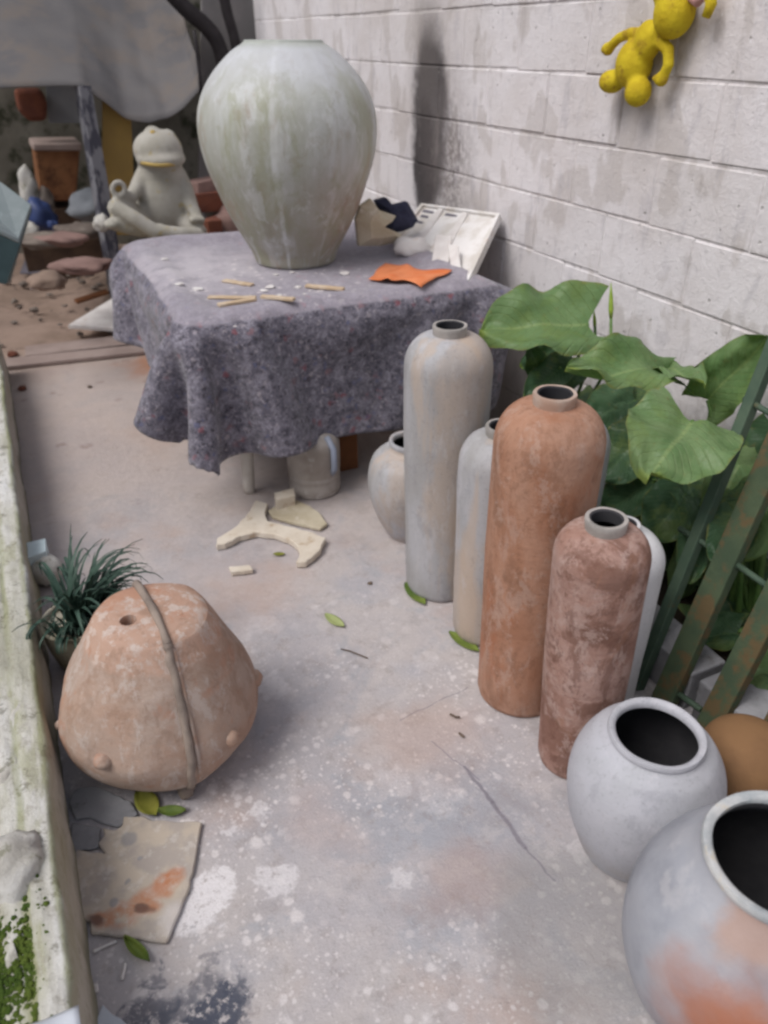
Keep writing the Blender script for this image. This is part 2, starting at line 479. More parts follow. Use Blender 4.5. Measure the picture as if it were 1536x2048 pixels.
    col = m.mix(m.mul(m.band(m.noise(m.scale(v, (1, 1, 0.07), (4, 4, 4)), 8, 4, 0.6), 0.52, 0.66), 0.3), col, L(204, 205, 210))
    xy = m.xyz(v)
    ang = m.math('ARCTAN2', xy[1], xy[0])
    for a0_, wd_, k_ in ((-1.62, 0.05, 0.55), (-0.92, 0.05, 0.25)):
        dd_ = m.math('ABSOLUTE', m.math('SUBTRACT', m.math('ADD', ang, m.mul(m.noise(v, 5), 0.12)), a0_ + 0.06))
        col = m.mix(m.mul(m.band(dd_, wd_, wd_ * 0.3), m.band(m.noise(v, 9, 4), 0.3, 0.5), k_), col, L(206, 208, 210))
    col = m.mix(m.mul(m.band(m.noise(m.scale(v, (1, 1, 0.07), (9, 1, 4)), 9, 4, 0.6), 0.52, 0.66), 0.3), col, L(150, 148, 130))
    for sc_, off_, lo_, hi_, amt_, cc_ in ((5, 1, 0.50, 0.60, 0.5, L(146, 148, 124)), (12, 4, 0.53, 0.61, 0.4, L(206, 208, 210)), (20, 8, 0.54, 0.62, 0.35, L(150, 142, 124)), (6, 11, 0.55, 0.64, 0.4, L(160, 138, 118))):
        col = m.mix(m.mul(m.band(m.noise(m.scale(v, (1, 1, 0.5), (off_, off_, off_)), sc_, 7, 0.72, 0.4), lo_, hi_), amt_), col, cc_)
    up = m.band(m.math('ADD', z, m.mul(m.noise(v, 6, 4), 0.2)), 0.62, 0.86)
    col = m.mix(m.mul(up, 0.7), col, L(198, 199, 206))
    col = m.mix(m.mul(m.band(z, 0.73, 0.755), 0.5), col, L(150, 156, 138))
    m.bump(m.math('ADD', m.noise(v, 40, 5, 0.65), m.mul(m.noise(v, 7, 3), 1.5)), 0.25, 0.008)
    MT['mossy_white_glaze'] = m.done(col, 0.5)
    # near urn: grey with a rust burst
    m = Mat('grey_urn')
    v = m.local(False)
    col = m.ramp(m.noise(v, 8, 5, 0.6), [(0.3, L(134, 136, 144)), (0.5, L(156, 158, 166)), (0.7, L(168, 168, 174))])
    col = m.mix(m.mul(m.band(m.noise(m.scale(v, (1, 1, 1), (2, 2, 2)), 12, 5, 0.6), 0.56, 0.66), 0.5), col, L(182, 180, 184))
    wv = m.warp(m.warp(v, 9, 0.12), 26, 0.04)
    col = m.mix(m.mul(m.blob(wv, (-0.075, -0.17, 0.23), 0.17, 0.6), 0.92), col, L(166, 106, 78))
    col = m.mix(m.mul(m.blob(wv, (-0.05, -0.175, 0.19), 0.13, 0.5), 0.9), col, L(168, 84, 50))
    col = m.mix(m.mul(m.blob(wv, (-0.075, -0.095, 0.40), 0.07, 0.6), 0.6), col, L(172, 132, 108))
    m.bump(m.math('ADD', m.noise(v, 60, 5, 0.7), m.mul(m.noise(v, 8, 3), 1.2)), 0.25, 0.006)
    MT['grey_urn'] = m.done(col, 0.6)
    # felt moving blanket
    m = Mat('recycled_felt')
    v = m.world()
    col = m.ramp(m.noise(m.warp(v, 30, 0.02), 26, 7, 0.8), [(0.36, L(72, 69, 80)), (0.5, L(112, 108, 120)), (0.63, L(148, 144, 156))])
    col = m.mix(m.mul(m.band(m.noise(m.scale(v, (1, 1, 1), (2, 1, 7)), 90, 4, 0.7), 0.54, 0.66), 0.75), col, L(160, 154, 164))
    col = m.mix(m.mul(m.band(m.noise(m.scale(v, (1, 1, 1), (5, 1, 3)), 70, 4, 0.7), 0.55, 0.66), 0.7), col, L(44, 40, 48))
    wv = m.warp(m.warp(v, 60, 0.035), 20, 0.03)
    for sc, off, c, th in ((30, 1, L(138, 76, 84), 0.9), (44, 4, L(92, 96, 130), 0.88), (52, 9, L(170, 162, 168), 0.82), (27, 13, L(140, 104, 110), 0.9), (36, 17, L(60, 54, 62), 0.85)):
        vv = m.scale(wv, (1, 1, 1), (off, off, off))
        col = m.mix(m.mul(m.band(m.vor(vv, sc), 0.5, 0.15), m.band(m.xyz(m.vor(vv, sc, 'Color'))[1], th, th + 0.02), 0.7), col, c)
    # plaster dust spilled over the top
    z = m.xyz(v)[2]
    top = m.band(z, 0.712, 0.722)
    dz = m.blob(m.warp(v, 6, 0.3), (0.62, 3.1, 0.73), 0.42, 0.75, (1.0, 0.8, 1))
    dust = m.mul(dz, m.band(m.noise(m.scale(v, (1, 1, 1), (3, 5, 0)), 12, 6, 0.7), 0.30, 0.56), top)
    col = m.mix(m.mul(dust, 0.85), col, L(206, 200, 204))
    col = m.mix(m.mul(top, 0.5), col, L(176, 168, 178))  # whole top face lightened: light from above and dust put into the colour
    fl = m.mul(m.band(m.vor(m.scale(wv, (1, 1, 1), (3, 0, 1)), 22), 0.26, 0.14), m.blob(v, (0.85, 2.85, 0.73), 0.5, 0.5), top)
    col = m.mix(m.mul(fl, 0.7), col, L(222, 214, 214))
    m.bump(m.math('ADD', m.noise(v, 110, 4, 0.8), m.mul(m.noise(v, 30, 4, 0.7), 1.0)), 0.6, 0.008)
    MT['felt'] = m.done(col, 1.0)
    m.b.inputs['Sheen Weight'].default_value = 0.25
    # leaves: veins follow the uv of each leaf; the darker copy has shade in its colour
    for nm, c1, c2, c3 in (('leaf_bright', L(122, 146, 100), L(98, 128, 82), L(150, 168, 112)),
                           ('leaf_shaded', L(78, 106, 76), L(56, 84, 58), L(98, 124, 88))):
        m = Mat(nm)
        uv = m.uv()
        x = m.xyz(uv)
        av = m.math('ABSOLUTE', x[0])
        s1 = m.math('SUBTRACT', x[1], m.mul(av, 0.42))
        fr = m.math('FRACT', m.mul(s1, 11.0))
        vein = m.band(m.math('ABSOLUTE', m.math('SUBTRACT', fr, 0.5)), 0.10, 0.01)
        mid = m.band(av, 0.06, 0.02)
        col = m.mix(m.band(m.noise(m.local(), 14, 4, 0.6), 0.35, 0.65), c1, c2)
        col = m.mix(m.mul(m.rand(), 0.5), col, c2)
        col = m.mix(m.mul(vein, m.band(av, 1.0, 0.3), 0.32), col, c3)
        col = m.mix(m.mul(mid, 0.45), col, c3)
        col = m.mix(m.mul(m.band(m.noise(m.local(), 7, 5, 0.7), 0.5, 0.62), 0.35), col, L(132, 148, 84))
        edge = m.band(m.math('ADD', av, m.mul(m.math('SUBTRACT', m.noise(m.local(), 30, 4), 0.5), 0.35)), 0.93, 1.04)
        col = m.mix(m.mul(edge, 0.6), col, L(134, 130, 66))
        tip = m.mul(m.band(x[1], 0.9, 1.0), m.band(m.noise(m.local(), 9), 0.4, 0.6))
        col = m.mix(m.mul(tip, 0.7), col, L(160, 176, 70))
        m.bump(m.math('ADD', m.mul(vein, -0.9), m.mul(m.noise(m.local(), 26, 4), 1.6)), 0.5, 0.008)
        col = m.mix(m.mul(m.band(m.noise(m.local(), 40, 5, 0.7), 0.6, 0.68), 0.4), col, L(128, 116, 70))
        MT[nm] = m.done(col, 0.38)
        tr = m.N('ShaderNodeBsdfTranslucent')
        m.put(tr.inputs[0], m.mix(1.0, col, L(190, 220, 90), 'MULTIPLY'))
        ms = m.N('ShaderNodeMixShader')
        ms.inputs[0].default_value = 0.25
        m.t.links.new(m.b.outputs[0], ms.inputs[1])
        m.t.links.new(tr.outputs[0], ms.inputs[2])
        m.t.links.new(ms.outputs[0], m.o.inputs[0])
    simple('stem_green', L(74, 104, 54), L(96, 124, 66), 12, 0.5, 0.1)
    simple('bud_green', L(150, 172, 70), L(120, 146, 60), 18, 0.5, 0.1)
    simple('grass_blade', L(44, 64, 56), L(70, 92, 80), 15, 0.5, 0.1)
    simple('rusty_green_paint', L(62, 76, 58), L(74, 86, 64), 10, 0.75, 0.4, L(92, 78, 54), (0.46, 0.60))
    simple('green_paint', L(66, 84, 70), L(78, 94, 78), 12, 0.6, 0.2, L(92, 84, 60), (0.6, 0.7))
    simple('grey_block', L(122, 122, 126), L(150, 150, 154), 8, 0.95, 0.5, L(100, 98, 96))
    simple('soil', L(128, 110, 98), L(150, 130, 118), 3.5, 1.0, 0.6, L(110, 95, 86))
    simple('bed_soil', L(40, 34, 28), L(62, 52, 44), 10, 1.0, 0.6)
    simple('white_plastic', L(206, 202, 196), L(190, 182, 172), 7, 0.5, 0.05)
    simple('dirty_white_plastic', L(178, 170, 164), L(150, 140, 132), 7, 0.5, 0.1, L(196, 190, 186))
    simple('label_blue', L(150, 158, 176), L(164, 168, 180), 7, 0.5, 0.05)
    simple('brown_wood', L(104, 66, 42), L(126, 82, 54), 6, 0.8, 0.3)
    simple('dark_wood', L(66, 52, 44), L(88, 70, 58), 7, 0.9, 0.3)
    simple('pale_wood', L(188, 164, 136), L(204, 186, 164), 18, 0.8, 0.2)
    simple('plaster', L(204, 192, 176), L(214, 204, 190), 14, 0.9, 0.3, L(184, 164, 140))
    simple('plaster_white', L(220, 216, 214), L(206, 200, 198), 12, 0.9, 0.3, L(190, 170, 152), (0.6, 0.75))
    simple('plaster_cream', L(196, 186, 166), L(178, 166, 142), 10, 0.9, 0.4, L(214, 206, 194))
    simple('navy_cloth', L(46, 48, 66), L(62, 64, 84), 14, 0.9, 0.4)
    simple('orange_leather', L(206, 112, 64), L(220, 136, 92), 10, 0.6, 0.2)
    simple('yellow_paint', L(204, 182, 40), L(186, 160, 30), 12, 0.8, 0.7, L(164, 134, 40), (0.54, 0.68))
    simple('pink_paint', L(190, 140, 136), L(200, 156, 150), 9, 0.6, 0.2)
    simple('nail_steel', L(90, 86, 84), L(110, 104, 100), 20, 0.5, 0.1)
    simple('stone_white', L(172, 168, 160), L(158, 154, 144), 9, 0.85, 0.35, L(158, 140, 88), (0.58, 0.72))
    simple('stone_yellow', L(176, 150, 90), L(160, 138, 84), 9, 0.8, 0.2)
    simple('tarp_grey', L(104, 101, 101), L(94, 92, 94), 2.4, 0.9, 0.3, L(108, 101, 97), (0.45, 0.65))
    simple('back_wall_render', L(112, 108, 98), L(136, 132, 122), 2.5, 0.95, 0.4, L(60, 62, 48), (0.5, 0.65))
    simple('far_wall_grey', L(136, 132, 132), L(116, 114, 114), 2.5, 0.95, 0.3)
    simple('black_rubber', L(38, 34, 36), L(50, 46, 48), 9, 0.6, 0.1)
    simple('rust_clay_box', L(138, 96, 66), L(118, 78, 54), 5, 0.9, 0.3, L(84, 56, 40), (0.5, 0.7))
    simple('red_brick', L(118, 72, 56), L(100, 62, 52), 8, 0.95, 0.4, L(108, 70, 60))
    simple('pink_brick', L(128, 104, 98), L(140, 114, 108), 8, 0.95, 0.4)
    simple('pale_board', L(150, 154, 160), L(136, 140, 146), 4, 0.7, 0.1)
    simple('ochre_board', L(160, 132, 72), L(146, 120, 70), 4, 0.8, 0.2, L(92, 84, 84), (0.58, 0.66))
    simple('blue_plastic', L(54, 66, 104), L(64, 78, 122), 6, 0.4, 0.1)
    simple('teal_paint', L(126, 134, 136), L(114, 124, 126), 5, 0.6, 0.15, L(146, 154, 156))
    simple('teal_dark', L(62, 80, 84), L(72, 92, 96), 5, 0.5, 0.15)
    simple('slate_sheet', L(112, 108, 118), L(90, 88, 98), 3, 0.8, 0.3)
    simple('rubble', L(126, 116, 108), L(106, 96, 90), 7, 0.95, 0.4, L(140, 132, 126))
    simple('inner_shade', L(44, 44, 48), L(58, 57, 60), 7, 0.9, 0.2)  # near-black that stands in for the shade inside jars and pots
    simple('pale_bag', L(190, 196, 206), L(204, 208, 216), 6, 0.5, 0.2)
    simple('paper_blue', L(190, 206, 212), L(202, 214, 218), 5, 0.7, 0.05)
    simple('leaf_yellow', L(140, 138, 62), L(112, 116, 48), 14, 0.6, 0.2)
    simple('leaf_pale', L(160, 168, 116), L(146, 156, 100), 14, 0.6, 0.2)
    simple('leaf_olive', L(84, 104, 48), L(110, 124, 56), 14, 0.6, 0.2)
    simple('twig', L(88, 76, 68), L(110, 96, 84), 14, 0.9, 0.2)
    simple('plank_grey', L(158, 142, 136), L(142, 126, 120), 5, 0.9, 0.3)
    simple('moss', L(58, 78, 28), L(84, 98, 40), 20, 1.0, 0.5)
    simple('render_lump', L(196, 194, 190), L(180, 176, 168), 12, 0.95, 0.6, L(140, 138, 124), (0.56, 0.66))
    simple('planter_stone', L(150, 144, 124), L(170, 164, 150), 9, 0.9, 0.3, L(110, 116, 78), (0.55, 0.68))
    simple('gravel_dark', L(84, 80, 76), L(62, 60, 58), 30, 1.0, 0.6)
    # striped post
    m = Mat('peeling_post')
    v = m.local(False)
    col = m.mix(m.band(m.noise(m.scale(v, (1, 1, 0.5)), 12, 4, 0.6), 0.45, 0.55), L(128, 128, 134), L(76, 76, 86))
    MT['peeling_post'] = m.done(col, 0.9)
    # broken cement sheet with rust
    m = Mat('cement_sheet')
    v = m.world()
    col = m.mix(m.band(m.noise(v, 14, 5, 0.6), 0.4, 0.6), L(184, 172, 158), L(166, 157, 150))
    col = m.mix(m.mul(m.band(m.noise(v, 30, 5, 0.7), 0.52, 0.62), 0.5), col, L(200, 194, 188))
    col = m.mix(m.mul(m.blob(m.warp(v, 9, 0.08), nd(G(345, 1830, 0.03)), 0.06, 0.6, (1, 1, 0)), 0.6), col, L(206, 200, 198))
    k = m.warp(v, 9, 0.08)
    a = m.band(m.noise(v, 20, 5, 0.7), 0.3, 0.6)
    for (px, py, r) in ((200, 1835, 0.03), (245, 1820, 0.04), (290, 1790, 0.035), (330, 1755, 0.035), (350, 1735, 0.03)):
        col = m.mix(m.mul(m.blob(k, nd(G(px, py, 0.03)), r, 0.6, (1, 1, 0)), a, 0.75), col, L(178, 112, 72))
    for (px, py, r) in ((190, 1838, 0.022), (290, 1800, 0.016)):
        col = m.mix(m.mul(m.blob(k, nd(G(px, py, 0.03)), r, 0.5, (1, 1, 0)), 0.75), col, L(92, 72, 68))
    for (px, py, r) in ((255, 1668, 0.02), (278, 1707, 0.008), (250, 1755, 0.008), (225, 1795, 0.012)):
        c = nd(G(px, py, 0.03))
        col = m.mix(m.mul(m.blob(m.warp(v, 30, 0.02), c, r, 0.4, (1, 1, 0)), 0.6), col, L(130, 132, 138))
    m.bump(m.noise(v, 40, 5, 0.7), 0.3, 0.006)
    MT['cement_sheet'] = m.done(col, 0.9)
    # low wall: lime wash with lichen
    m = Mat('mossy_limewash')
    v = m.world()
    x = m.xyz(v)
    st = m.scale(v, (1, 0.22, 1))
    col = m.ramp(m.noise(st, 9, 5, 0.6), [(0.36, L(172, 170, 156)), (0.5, L(202, 200, 194)), (0.64, L(216, 216, 216))])
    col = m.mix(m.mul(m.band(m.noise(m.scale(st, (1, 1, 1), (3, 0, 0)), 16, 5, 0.6), 0.53, 0.64), 0.5), col, L(148, 148, 108))
    col = m.mix(m.mul(m.band(m.noise(v, 34, 7, 0.8), 0.52, 0.6), 0.5), col, L(146, 140, 128))
    col = m.mix(m.mul(m.band(m.noise(m.scale(v, (1, 1, 1), (4, 2, 1)), 18, 7, 0.78), 0.56, 0.62), 0.6), col, L(106, 102, 88))
    lines = m.warp(v, 8, 0.02)
    ln = m.xyz(lines)[0]
    for c0, wd, k in ((-0.178, 0.012, 0.6), (-0.232, 0.012, 0.55)):
        b = m.band(m.math('ABSOLUTE', m.math('SUBTRACT', ln, c0)), wd, wd * 0.2)
        col = m.mix(m.mul(b, m.band(m.noise(st, 6), 0.3, 0.55), k), col, L(126, 130, 78))
    rough = m.band(x[0], -0.25, -0.29)
    col = m.mix(m.mul(rough, m.band(m.noise(v, 26, 5, 0.7), 0.42, 0.6), 0.75), col, L(150, 146, 126))
    pit = m.mul(rough, m.band(m.noise(m.scale(v, (1, 1, 1), (2, 4, 0)), 16, 5, 0.7), 0.58, 0.66))
    col = m.mix(m.mul(pit, 0.7), col, L(92, 90, 76))
    side = m.band(x[2], 0.198, 0.188)
    col = m.mix(m.mul(side, 0.55), col, L(172, 162, 146))
    gr = m.band(m.math('ADD', x[2], m.mul(m.noise(v, 12, 4), 0.12)), 0.15, 0.06)
    col = m.mix(m.mul(gr, 0.7), col, L(108, 108, 82))
    m.bump(m.math('ADD', m.noise(v, 45, 6, 0.7), m.mul(m.noise(st, 30, 4), 0.8)), 0.6, 0.01)
    MT['limewash'] = m.done(col, 0.95)
    # relief panel
    m = Mat('stained_panel')
    v = m.local(False)
    col = m.mix(m.band(m.noise(v, 9, 5, 0.6), 0.4, 0.62), L(222, 219, 218), L(200, 194, 188))
    col = m.mix(m.mul(m.band(m.noise(m.scale(v, (1, 1, 1), (3, 1, 2)), 7, 5, 0.6), 0.58, 0.7), 0.6), col, L(186, 158, 138))
    m.bump(m.noise(v, 40, 4), 0.3, 0.005)
    MT['stained_panel'] = m.done(col, 0.85)

all_materials()

# ------------------------------------------------------------------ building helpers
WL = {}

def props(o, label=None, cat=None, group=None, kind=None):
    if label: o['label'] = label
    if cat: o['category'] = cat
    if group: o['group'] = group
    if kind: o['kind'] = kind
    return o

def thing(name, label, cat, loc=(0, 0, 0), group=None, rot=None):
    o = bpy.data.objects.new(name, None)
    o.empty_display_size = 0.05
    COL.objects.link(o)
    o.location = loc
    if rot is not None:
        o.rotation_euler = rot
    WL[o.name] = Vector(loc)
    return props(o, label, cat, group)

class MB:
    def __init__(s):
        s.v, s.f, s.uv = [], [], None

    def add(s, vs, fs):
        k = len(s.v)
        s.v += [Vector(v) for v in vs]
        s.f += [tuple(i + k for i in f) for f in fs]
        return s

    def box(s, c, size, M=None, jit=0.0):
        c = Vector(c)
        hx, hy, hz = [q / 2 for q in size]
        vs = []
        for x in (-hx, hx):
            for y in (-hy, hy):
                for z in (-hz, hz):
                    p = Vector((x + random.uniform(-jit, jit), y + random.uniform(-jit, jit), z + random.uniform(-jit, jit)))
                    vs.append(c + (M @ p if M else p))
        return s.add(vs, [(0, 1, 3, 2), (4, 6, 7, 5), (0, 4, 5, 1), (2, 3, 7, 6), (0, 2, 6, 4), (1, 5, 7, 3)])

    def tube(s, pts, rad, seg=10, flat=1.0, up=None):
        pts = [Vector(p) for p in pts]
        n = len(pts)
        if not hasattr(rad, '__len__'):
            rad = [rad] * n
        vs, fs = [], []
        pu = None
        for i, p in enumerate(pts):
            t = (pts[min(i + 1, n - 1)] - pts[max(i - 1, 0)]).normalized()
            if pu is None:
                pu = Vector(up) if up else (Vector((0, 0, 1)) if abs(t.z) < 0.9 else Vector((1, 0, 0)))
            a = (pu - t * pu.dot(t)).normalized()
            pu = a
            b = t.cross(a)
            for k in range(seg):
                q = 2 * math.pi * k / seg
                vs.append(p + a * (math.cos(q) * rad[i] * flat) + b * (math.sin(q) * rad[i]))
        for i in range(n - 1):
            for k in range(seg):
                k2 = (k + 1) % seg
                fs.append((i * seg + k, i * seg + k2, (i + 1) * seg + k2, (i + 1) * seg + k))
        fs.append(tuple(reversed(range(seg))))
        fs.append(tuple((n - 1) * seg + k for k in range(seg)))
        return s.add(vs, fs)

    def lathe(s, prof, seg=72, wob=0.0, seed=0.0, c=(0, 0, 0)):
        c = Vector(c)
        vs, fs = [], []
        n = len(prof)
        for (r, z) in prof:
            for k in range(seg):
                q = 2 * math.pi * k / seg
                rr = r
                if wob and r > 1e-4:
                    rr = r * (1 + wob * mnoise.noise(Vector((math.cos(q) * 1.3 + seed, math.sin(q) * 1.3, z * 5 + seed))))
                vs.append(c + Vector((rr * math.cos(q), rr * math.sin(q), z)))
        for i in range(n - 1):
            for k in range(seg):
                k2 = (k + 1) % seg
                fs.append((i * seg + k, i * seg + k2, (i + 1) * seg + k2, (i + 1) * seg + k))
        fs.append(tuple(reversed(range(seg))))
        fs.append(tuple((n - 1) * seg + k for k in range(seg)))
        return s.add(vs, fs)

    def ell(s, c, r, M=None, seg=18, rings=12):
        c = Vector(c)
        vs, fs = [], []
        for i in range(1, rings):
            t = math.pi * i / rings
            for k in range(seg):
                q = 2 * math.pi * k / seg
                p = Vector((r[0] * math.sin(t) * math.cos(q), r[1] * math.sin(t) * math.sin(q), r[2] * math.cos(t)))
                vs.append(c + (M @ p if M else p))
        top, bot = len(vs), len(vs) + 1
        for zz in (1, -1):
            p = Vector((0, 0, r[2] * zz))
            vs.append(c + (M @ p if M else p))
        for i in range(rings - 2):
            for k in range(seg):
                k2 = (k + 1) % seg
                fs.append((i * seg + k, (i + 1) * seg + k, (i + 1) * seg + k2, i * seg + k2))
        for k in range(seg):
            k2 = (k + 1) % seg
            fs.append((top, k, k2))
            fs.append((bot, (rings - 2) * seg + k2, (rings - 2) * seg + k))
        return s.add(vs, fs)

    def slab(s, poly, th, up=Vector((0, 0, 1)), curl=0.0):
        """poly: 3-D points of the upper face; thickness th below it along up"""
        n = len(poly)
        vs = [Vector(p) for p in poly] + [Vector(p) - up * th for p in poly]
        fs = [tuple(range(n)), tuple(reversed(range(n, 2 * n)))]
        for i in range(n):
            j = (i + 1) % n
            fs.append((i, n + i, n + j, j))
        return s.add(vs, fs)

    def grid(s, nu, nv, fn):
        vs = [fn(i / (nu - 1), j / (nv - 1)) for i in range(nu) for j in range(nv)]
        fs = [(i * nv + j, (i + 1) * nv + j, (i + 1) * nv + j + 1, i * nv + j + 1) for i in range(nu - 1) for j in range(nv - 1)]
        return s.add(vs, fs)

    def rock(s, c, r, seed=0.0, amt=0.35, sub=2):
        bm = bmesh.new()
        bmesh.ops.create_icosphere(bm, subdivisions=sub, radius=1)
        k = len(s.v)
        c = Vector(c)
        for v in bm.verts:
            p = v.co.normalized()
            q = 1 + amt * mnoise.noise(p * 1.6 + Vector((seed, seed * 1.7, 3))) + amt * 0.4 * mnoise.noise(p * 4 + Vector((seed, 1, 3)))
            s.v.append(c + Vector((p.x * r[0], p.y * r[1], p.z * r[2])) * q)
        s.f += [tuple(v.index + k for v in f.verts) for f in bm.faces]
        bm.free()
        return s

    def build(s, name, mat, parent=None, world=True, smooth=False, loc=None, fix=True):
        me = bpy.data.meshes.new(name)
        off = Vector((0, 0, 0))
        if parent is not None and world:
            off = WL[parent.name]
        if loc is not None:
            off = off + Vector(loc) if parent is None or not world else off
        me.from_pydata([tuple(v - off) for v in s.v] if world else [tuple(v) for v in s.v], [], s.f)
        if fix:
            bm = bmesh.new()
            bm.from_mesh(me)
            bmesh.ops.recalc_face_normals(bm, faces=bm.faces)
            bm.to_mesh(me)
            bm.free()
        if s.uv is not None:
            ul = me.uv_layers.new(name='uv')
            for lp in me.loops:
                ul.data[lp.index].uv = s.uv[lp.vertex_index]
        if smooth:
            me.polygons.foreach_set('use_smooth', [True] * len(me.polygons))
        me.materials.append(MT[mat] if isinstance(mat, str) else mat)
        o = bpy.data.objects.new(name, me)
        COL.objects.link(o)
        if parent is not None:
            o.parent = parent
            WL[o.name] = WL.get(parent.name, Vector((0, 0, 0)))
        elif world:
            o.location = off
            WL[o.name] = off
        return o

def top_mesh(mb, name, mat, label, cat, loc, group=None, smooth=False, kind=None):
    o = mb.build(name, mat, None, True, smooth, loc)
    return props(o, label, cat, group, kind)

def bevel(o, w=0.004, seg=2):
    m = o.modifiers.new('bevel', 'BEVEL')
    m.width, m.segments = w, seg
    m.limit_method = 'ANGLE'
    return o

def paint_inner_shade(o, first_row, seg, mat='inner_shade'):  # shade inside hollow vessels put into the colour of the inner faces
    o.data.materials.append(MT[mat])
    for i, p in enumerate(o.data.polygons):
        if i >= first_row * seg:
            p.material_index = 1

def sharp_smooth(o, ang=40):
    me = o.data
    me.polygons.foreach_set('use_smooth', [True] * len(me.polygons))
    bm = bmesh.new()
    bm.from_mesh(me)
    for e in bm.edges:
        if len(e.link_faces) == 2 and e.calc_face_angle() > R(ang):
            e.smooth = False
    bm.to_mesh(me)
    bm.free()
    return o

def remesh(o, vox, smooth=6):
    m = o.modifiers.new('remesh', 'REMESH')
    m.mode, m.voxel_size = 'VOXEL', vox
    m.use_smooth_shade = True
    k = o.modifiers.new('smooth', 'SMOOTH')
    k.iterations, k.factor = smooth, 0.5
    return o

def spline(prof, n=6):
    """Catmull-Rom through a profile"""
    out = []
    P = [prof[0]] + list(prof) + [prof[-1]]
    for i in range(1, len(P) - 2):
        p0, p1, p2, p3 = [np.array(q, float) for q in P[i - 1:i + 3]]
        for k in range(n):
            t = k / n
            out.append(tuple(0.5 * (2 * p1 + (p2 - p0) * t + (2 * p0 - 5 * p1 + 4 * p2 - p3) * t * t + (3 * p1 - p0 - 3 * p2 + p3) * t ** 3)))
    out.append(tuple(prof[-1]))
    return out

# ------------------------------------------------------------------ ground
def build_ground():
    mb = MB()
    mb.grid(2, 2, lambda u, v: Vector((-40 + 80 * u, -40 + 80 * v, -0.06)))
    props(mb.build('ground', 'soil'), kind='structure')
    mb = MB()

    def fl(u, v):
        n, d = -0.19 + u * (WALL_N + 0.19 - 0.0), -4 + v * 8.9
        z = 0.0 if 0.02 < v < 0.98 else -0.001
        return W(n, d, z + 0.003 * mnoise.noise(Vector((n * 2.2, d * 2.2, 0))))
    mb.grid(60, 220, fl)
    o = mb.build('concrete_floor', 'floor', smooth=True)
    props(o, kind='structure')
    # beyond the end of the low wall the yard widens: floor to the left, then bare earth
    mb = MB()
    mb.grid(30, 40, lambda u, v: W(-3.2 + 3.01 * u, 2.6 + 2.3 * v, 0.001 + 0.004 * mnoise.noise(Vector((u * 7, v * 6, 0)))))
    props(mb.build('side_floor', 'floor', smooth=True), kind='structure')
    mb = MB()

    def soil(u, v):
        n, d = -4 + u * 6.2, 4.55 + v * 3.2
        z = 0.05 * min(1, v * 6) * (0.6 + mnoise.noise(Vector((n * 1.8, d * 1.8, 1))) + 0.4 * mnoise.noise(Vector((n * 6, d * 6, 4))))
        return W(n, d, z - 0.012 * (1 - min(1, v * 8)))
    mb.grid(90, 60, soil)
    props(mb.build('earth_bank', 'soil', smooth=True), kind='structure')
    # planting bed between the grey kerb blocks and the wall
    mb = MB()
    mb.grid(14, 90, lambda u, v: W(1.40 + u * 0.415, 0.0 + v * 2.4, 0.07 + 0.03 * mnoise.noise(Vector((u * 4, v * 20, 0)))))
    props(mb.build('bed_soil', 'bed_soil', smooth=True), kind='structure')

build_ground()

# ------------------------------------------------------------------ block wall
def build_block_wall():
    t = thing('block_wall', 'tall whitewashed concrete block wall along the right side of the yard', 'wall', W(WALL_N, 2, 0))
    mb = MB()
    M = Matrix.Rotation(A, 3, 'Z')
    mb.box(W(WALL_N + 0.0695, 2.0, 1.1), (0.14, 8.3, 2.2), M)
    core = mb.build('mortar_core', 'wall', t)
    variants = []
    for k in range(7):
        bm = bmesh.new()
        bmesh.ops.create_cube(bm, size=1)
        for v in bm.verts:
            v.co.x *= 0.06
            v.co.y *= 0.3988
            v.co.z *= 0.1972
            v.co.x += random.uniform(-0.0012, 0.0012)
            v.co.y += random.uniform(-0.0018, 0.0018)
            v.co.z += random.uniform(-0.0038, 0.0038)
        bmesh.ops.bevel(bm, geom=list(bm.edges), offset=0.005, segments=1, affect='EDGES')
        me = bpy.data.meshes.new('block')
        bm.to_mesh(me)
        bm.free()
        me.materials.append(MT['wall'])
        variants.append(me)
    r = random.Random(3)
    for row in range(11):
        z = 0.2 * row + 0.1
        off = 0.2 if row % 2 else 0.0
        for k in range(21):
            d = -2.05 + off + k * 0.4
            if d > 5.95:
                continue
            o = bpy.data.objects.new('block', r.choice(variants))
            COL.objects.link(o)
            o.parent = t
            p = W(WALL_N + 0.026 + r.uniform(-0.0022, 0.0022), d, z + r.uniform(-0.001, 0.001))
            o.location = p - Vector(t.location)
            o.rotation_euler = (R(r.uniform(-0.5, 0.5)), 0, A + R(r.uniform(-0.2, 0.2)))

build_block_wall()

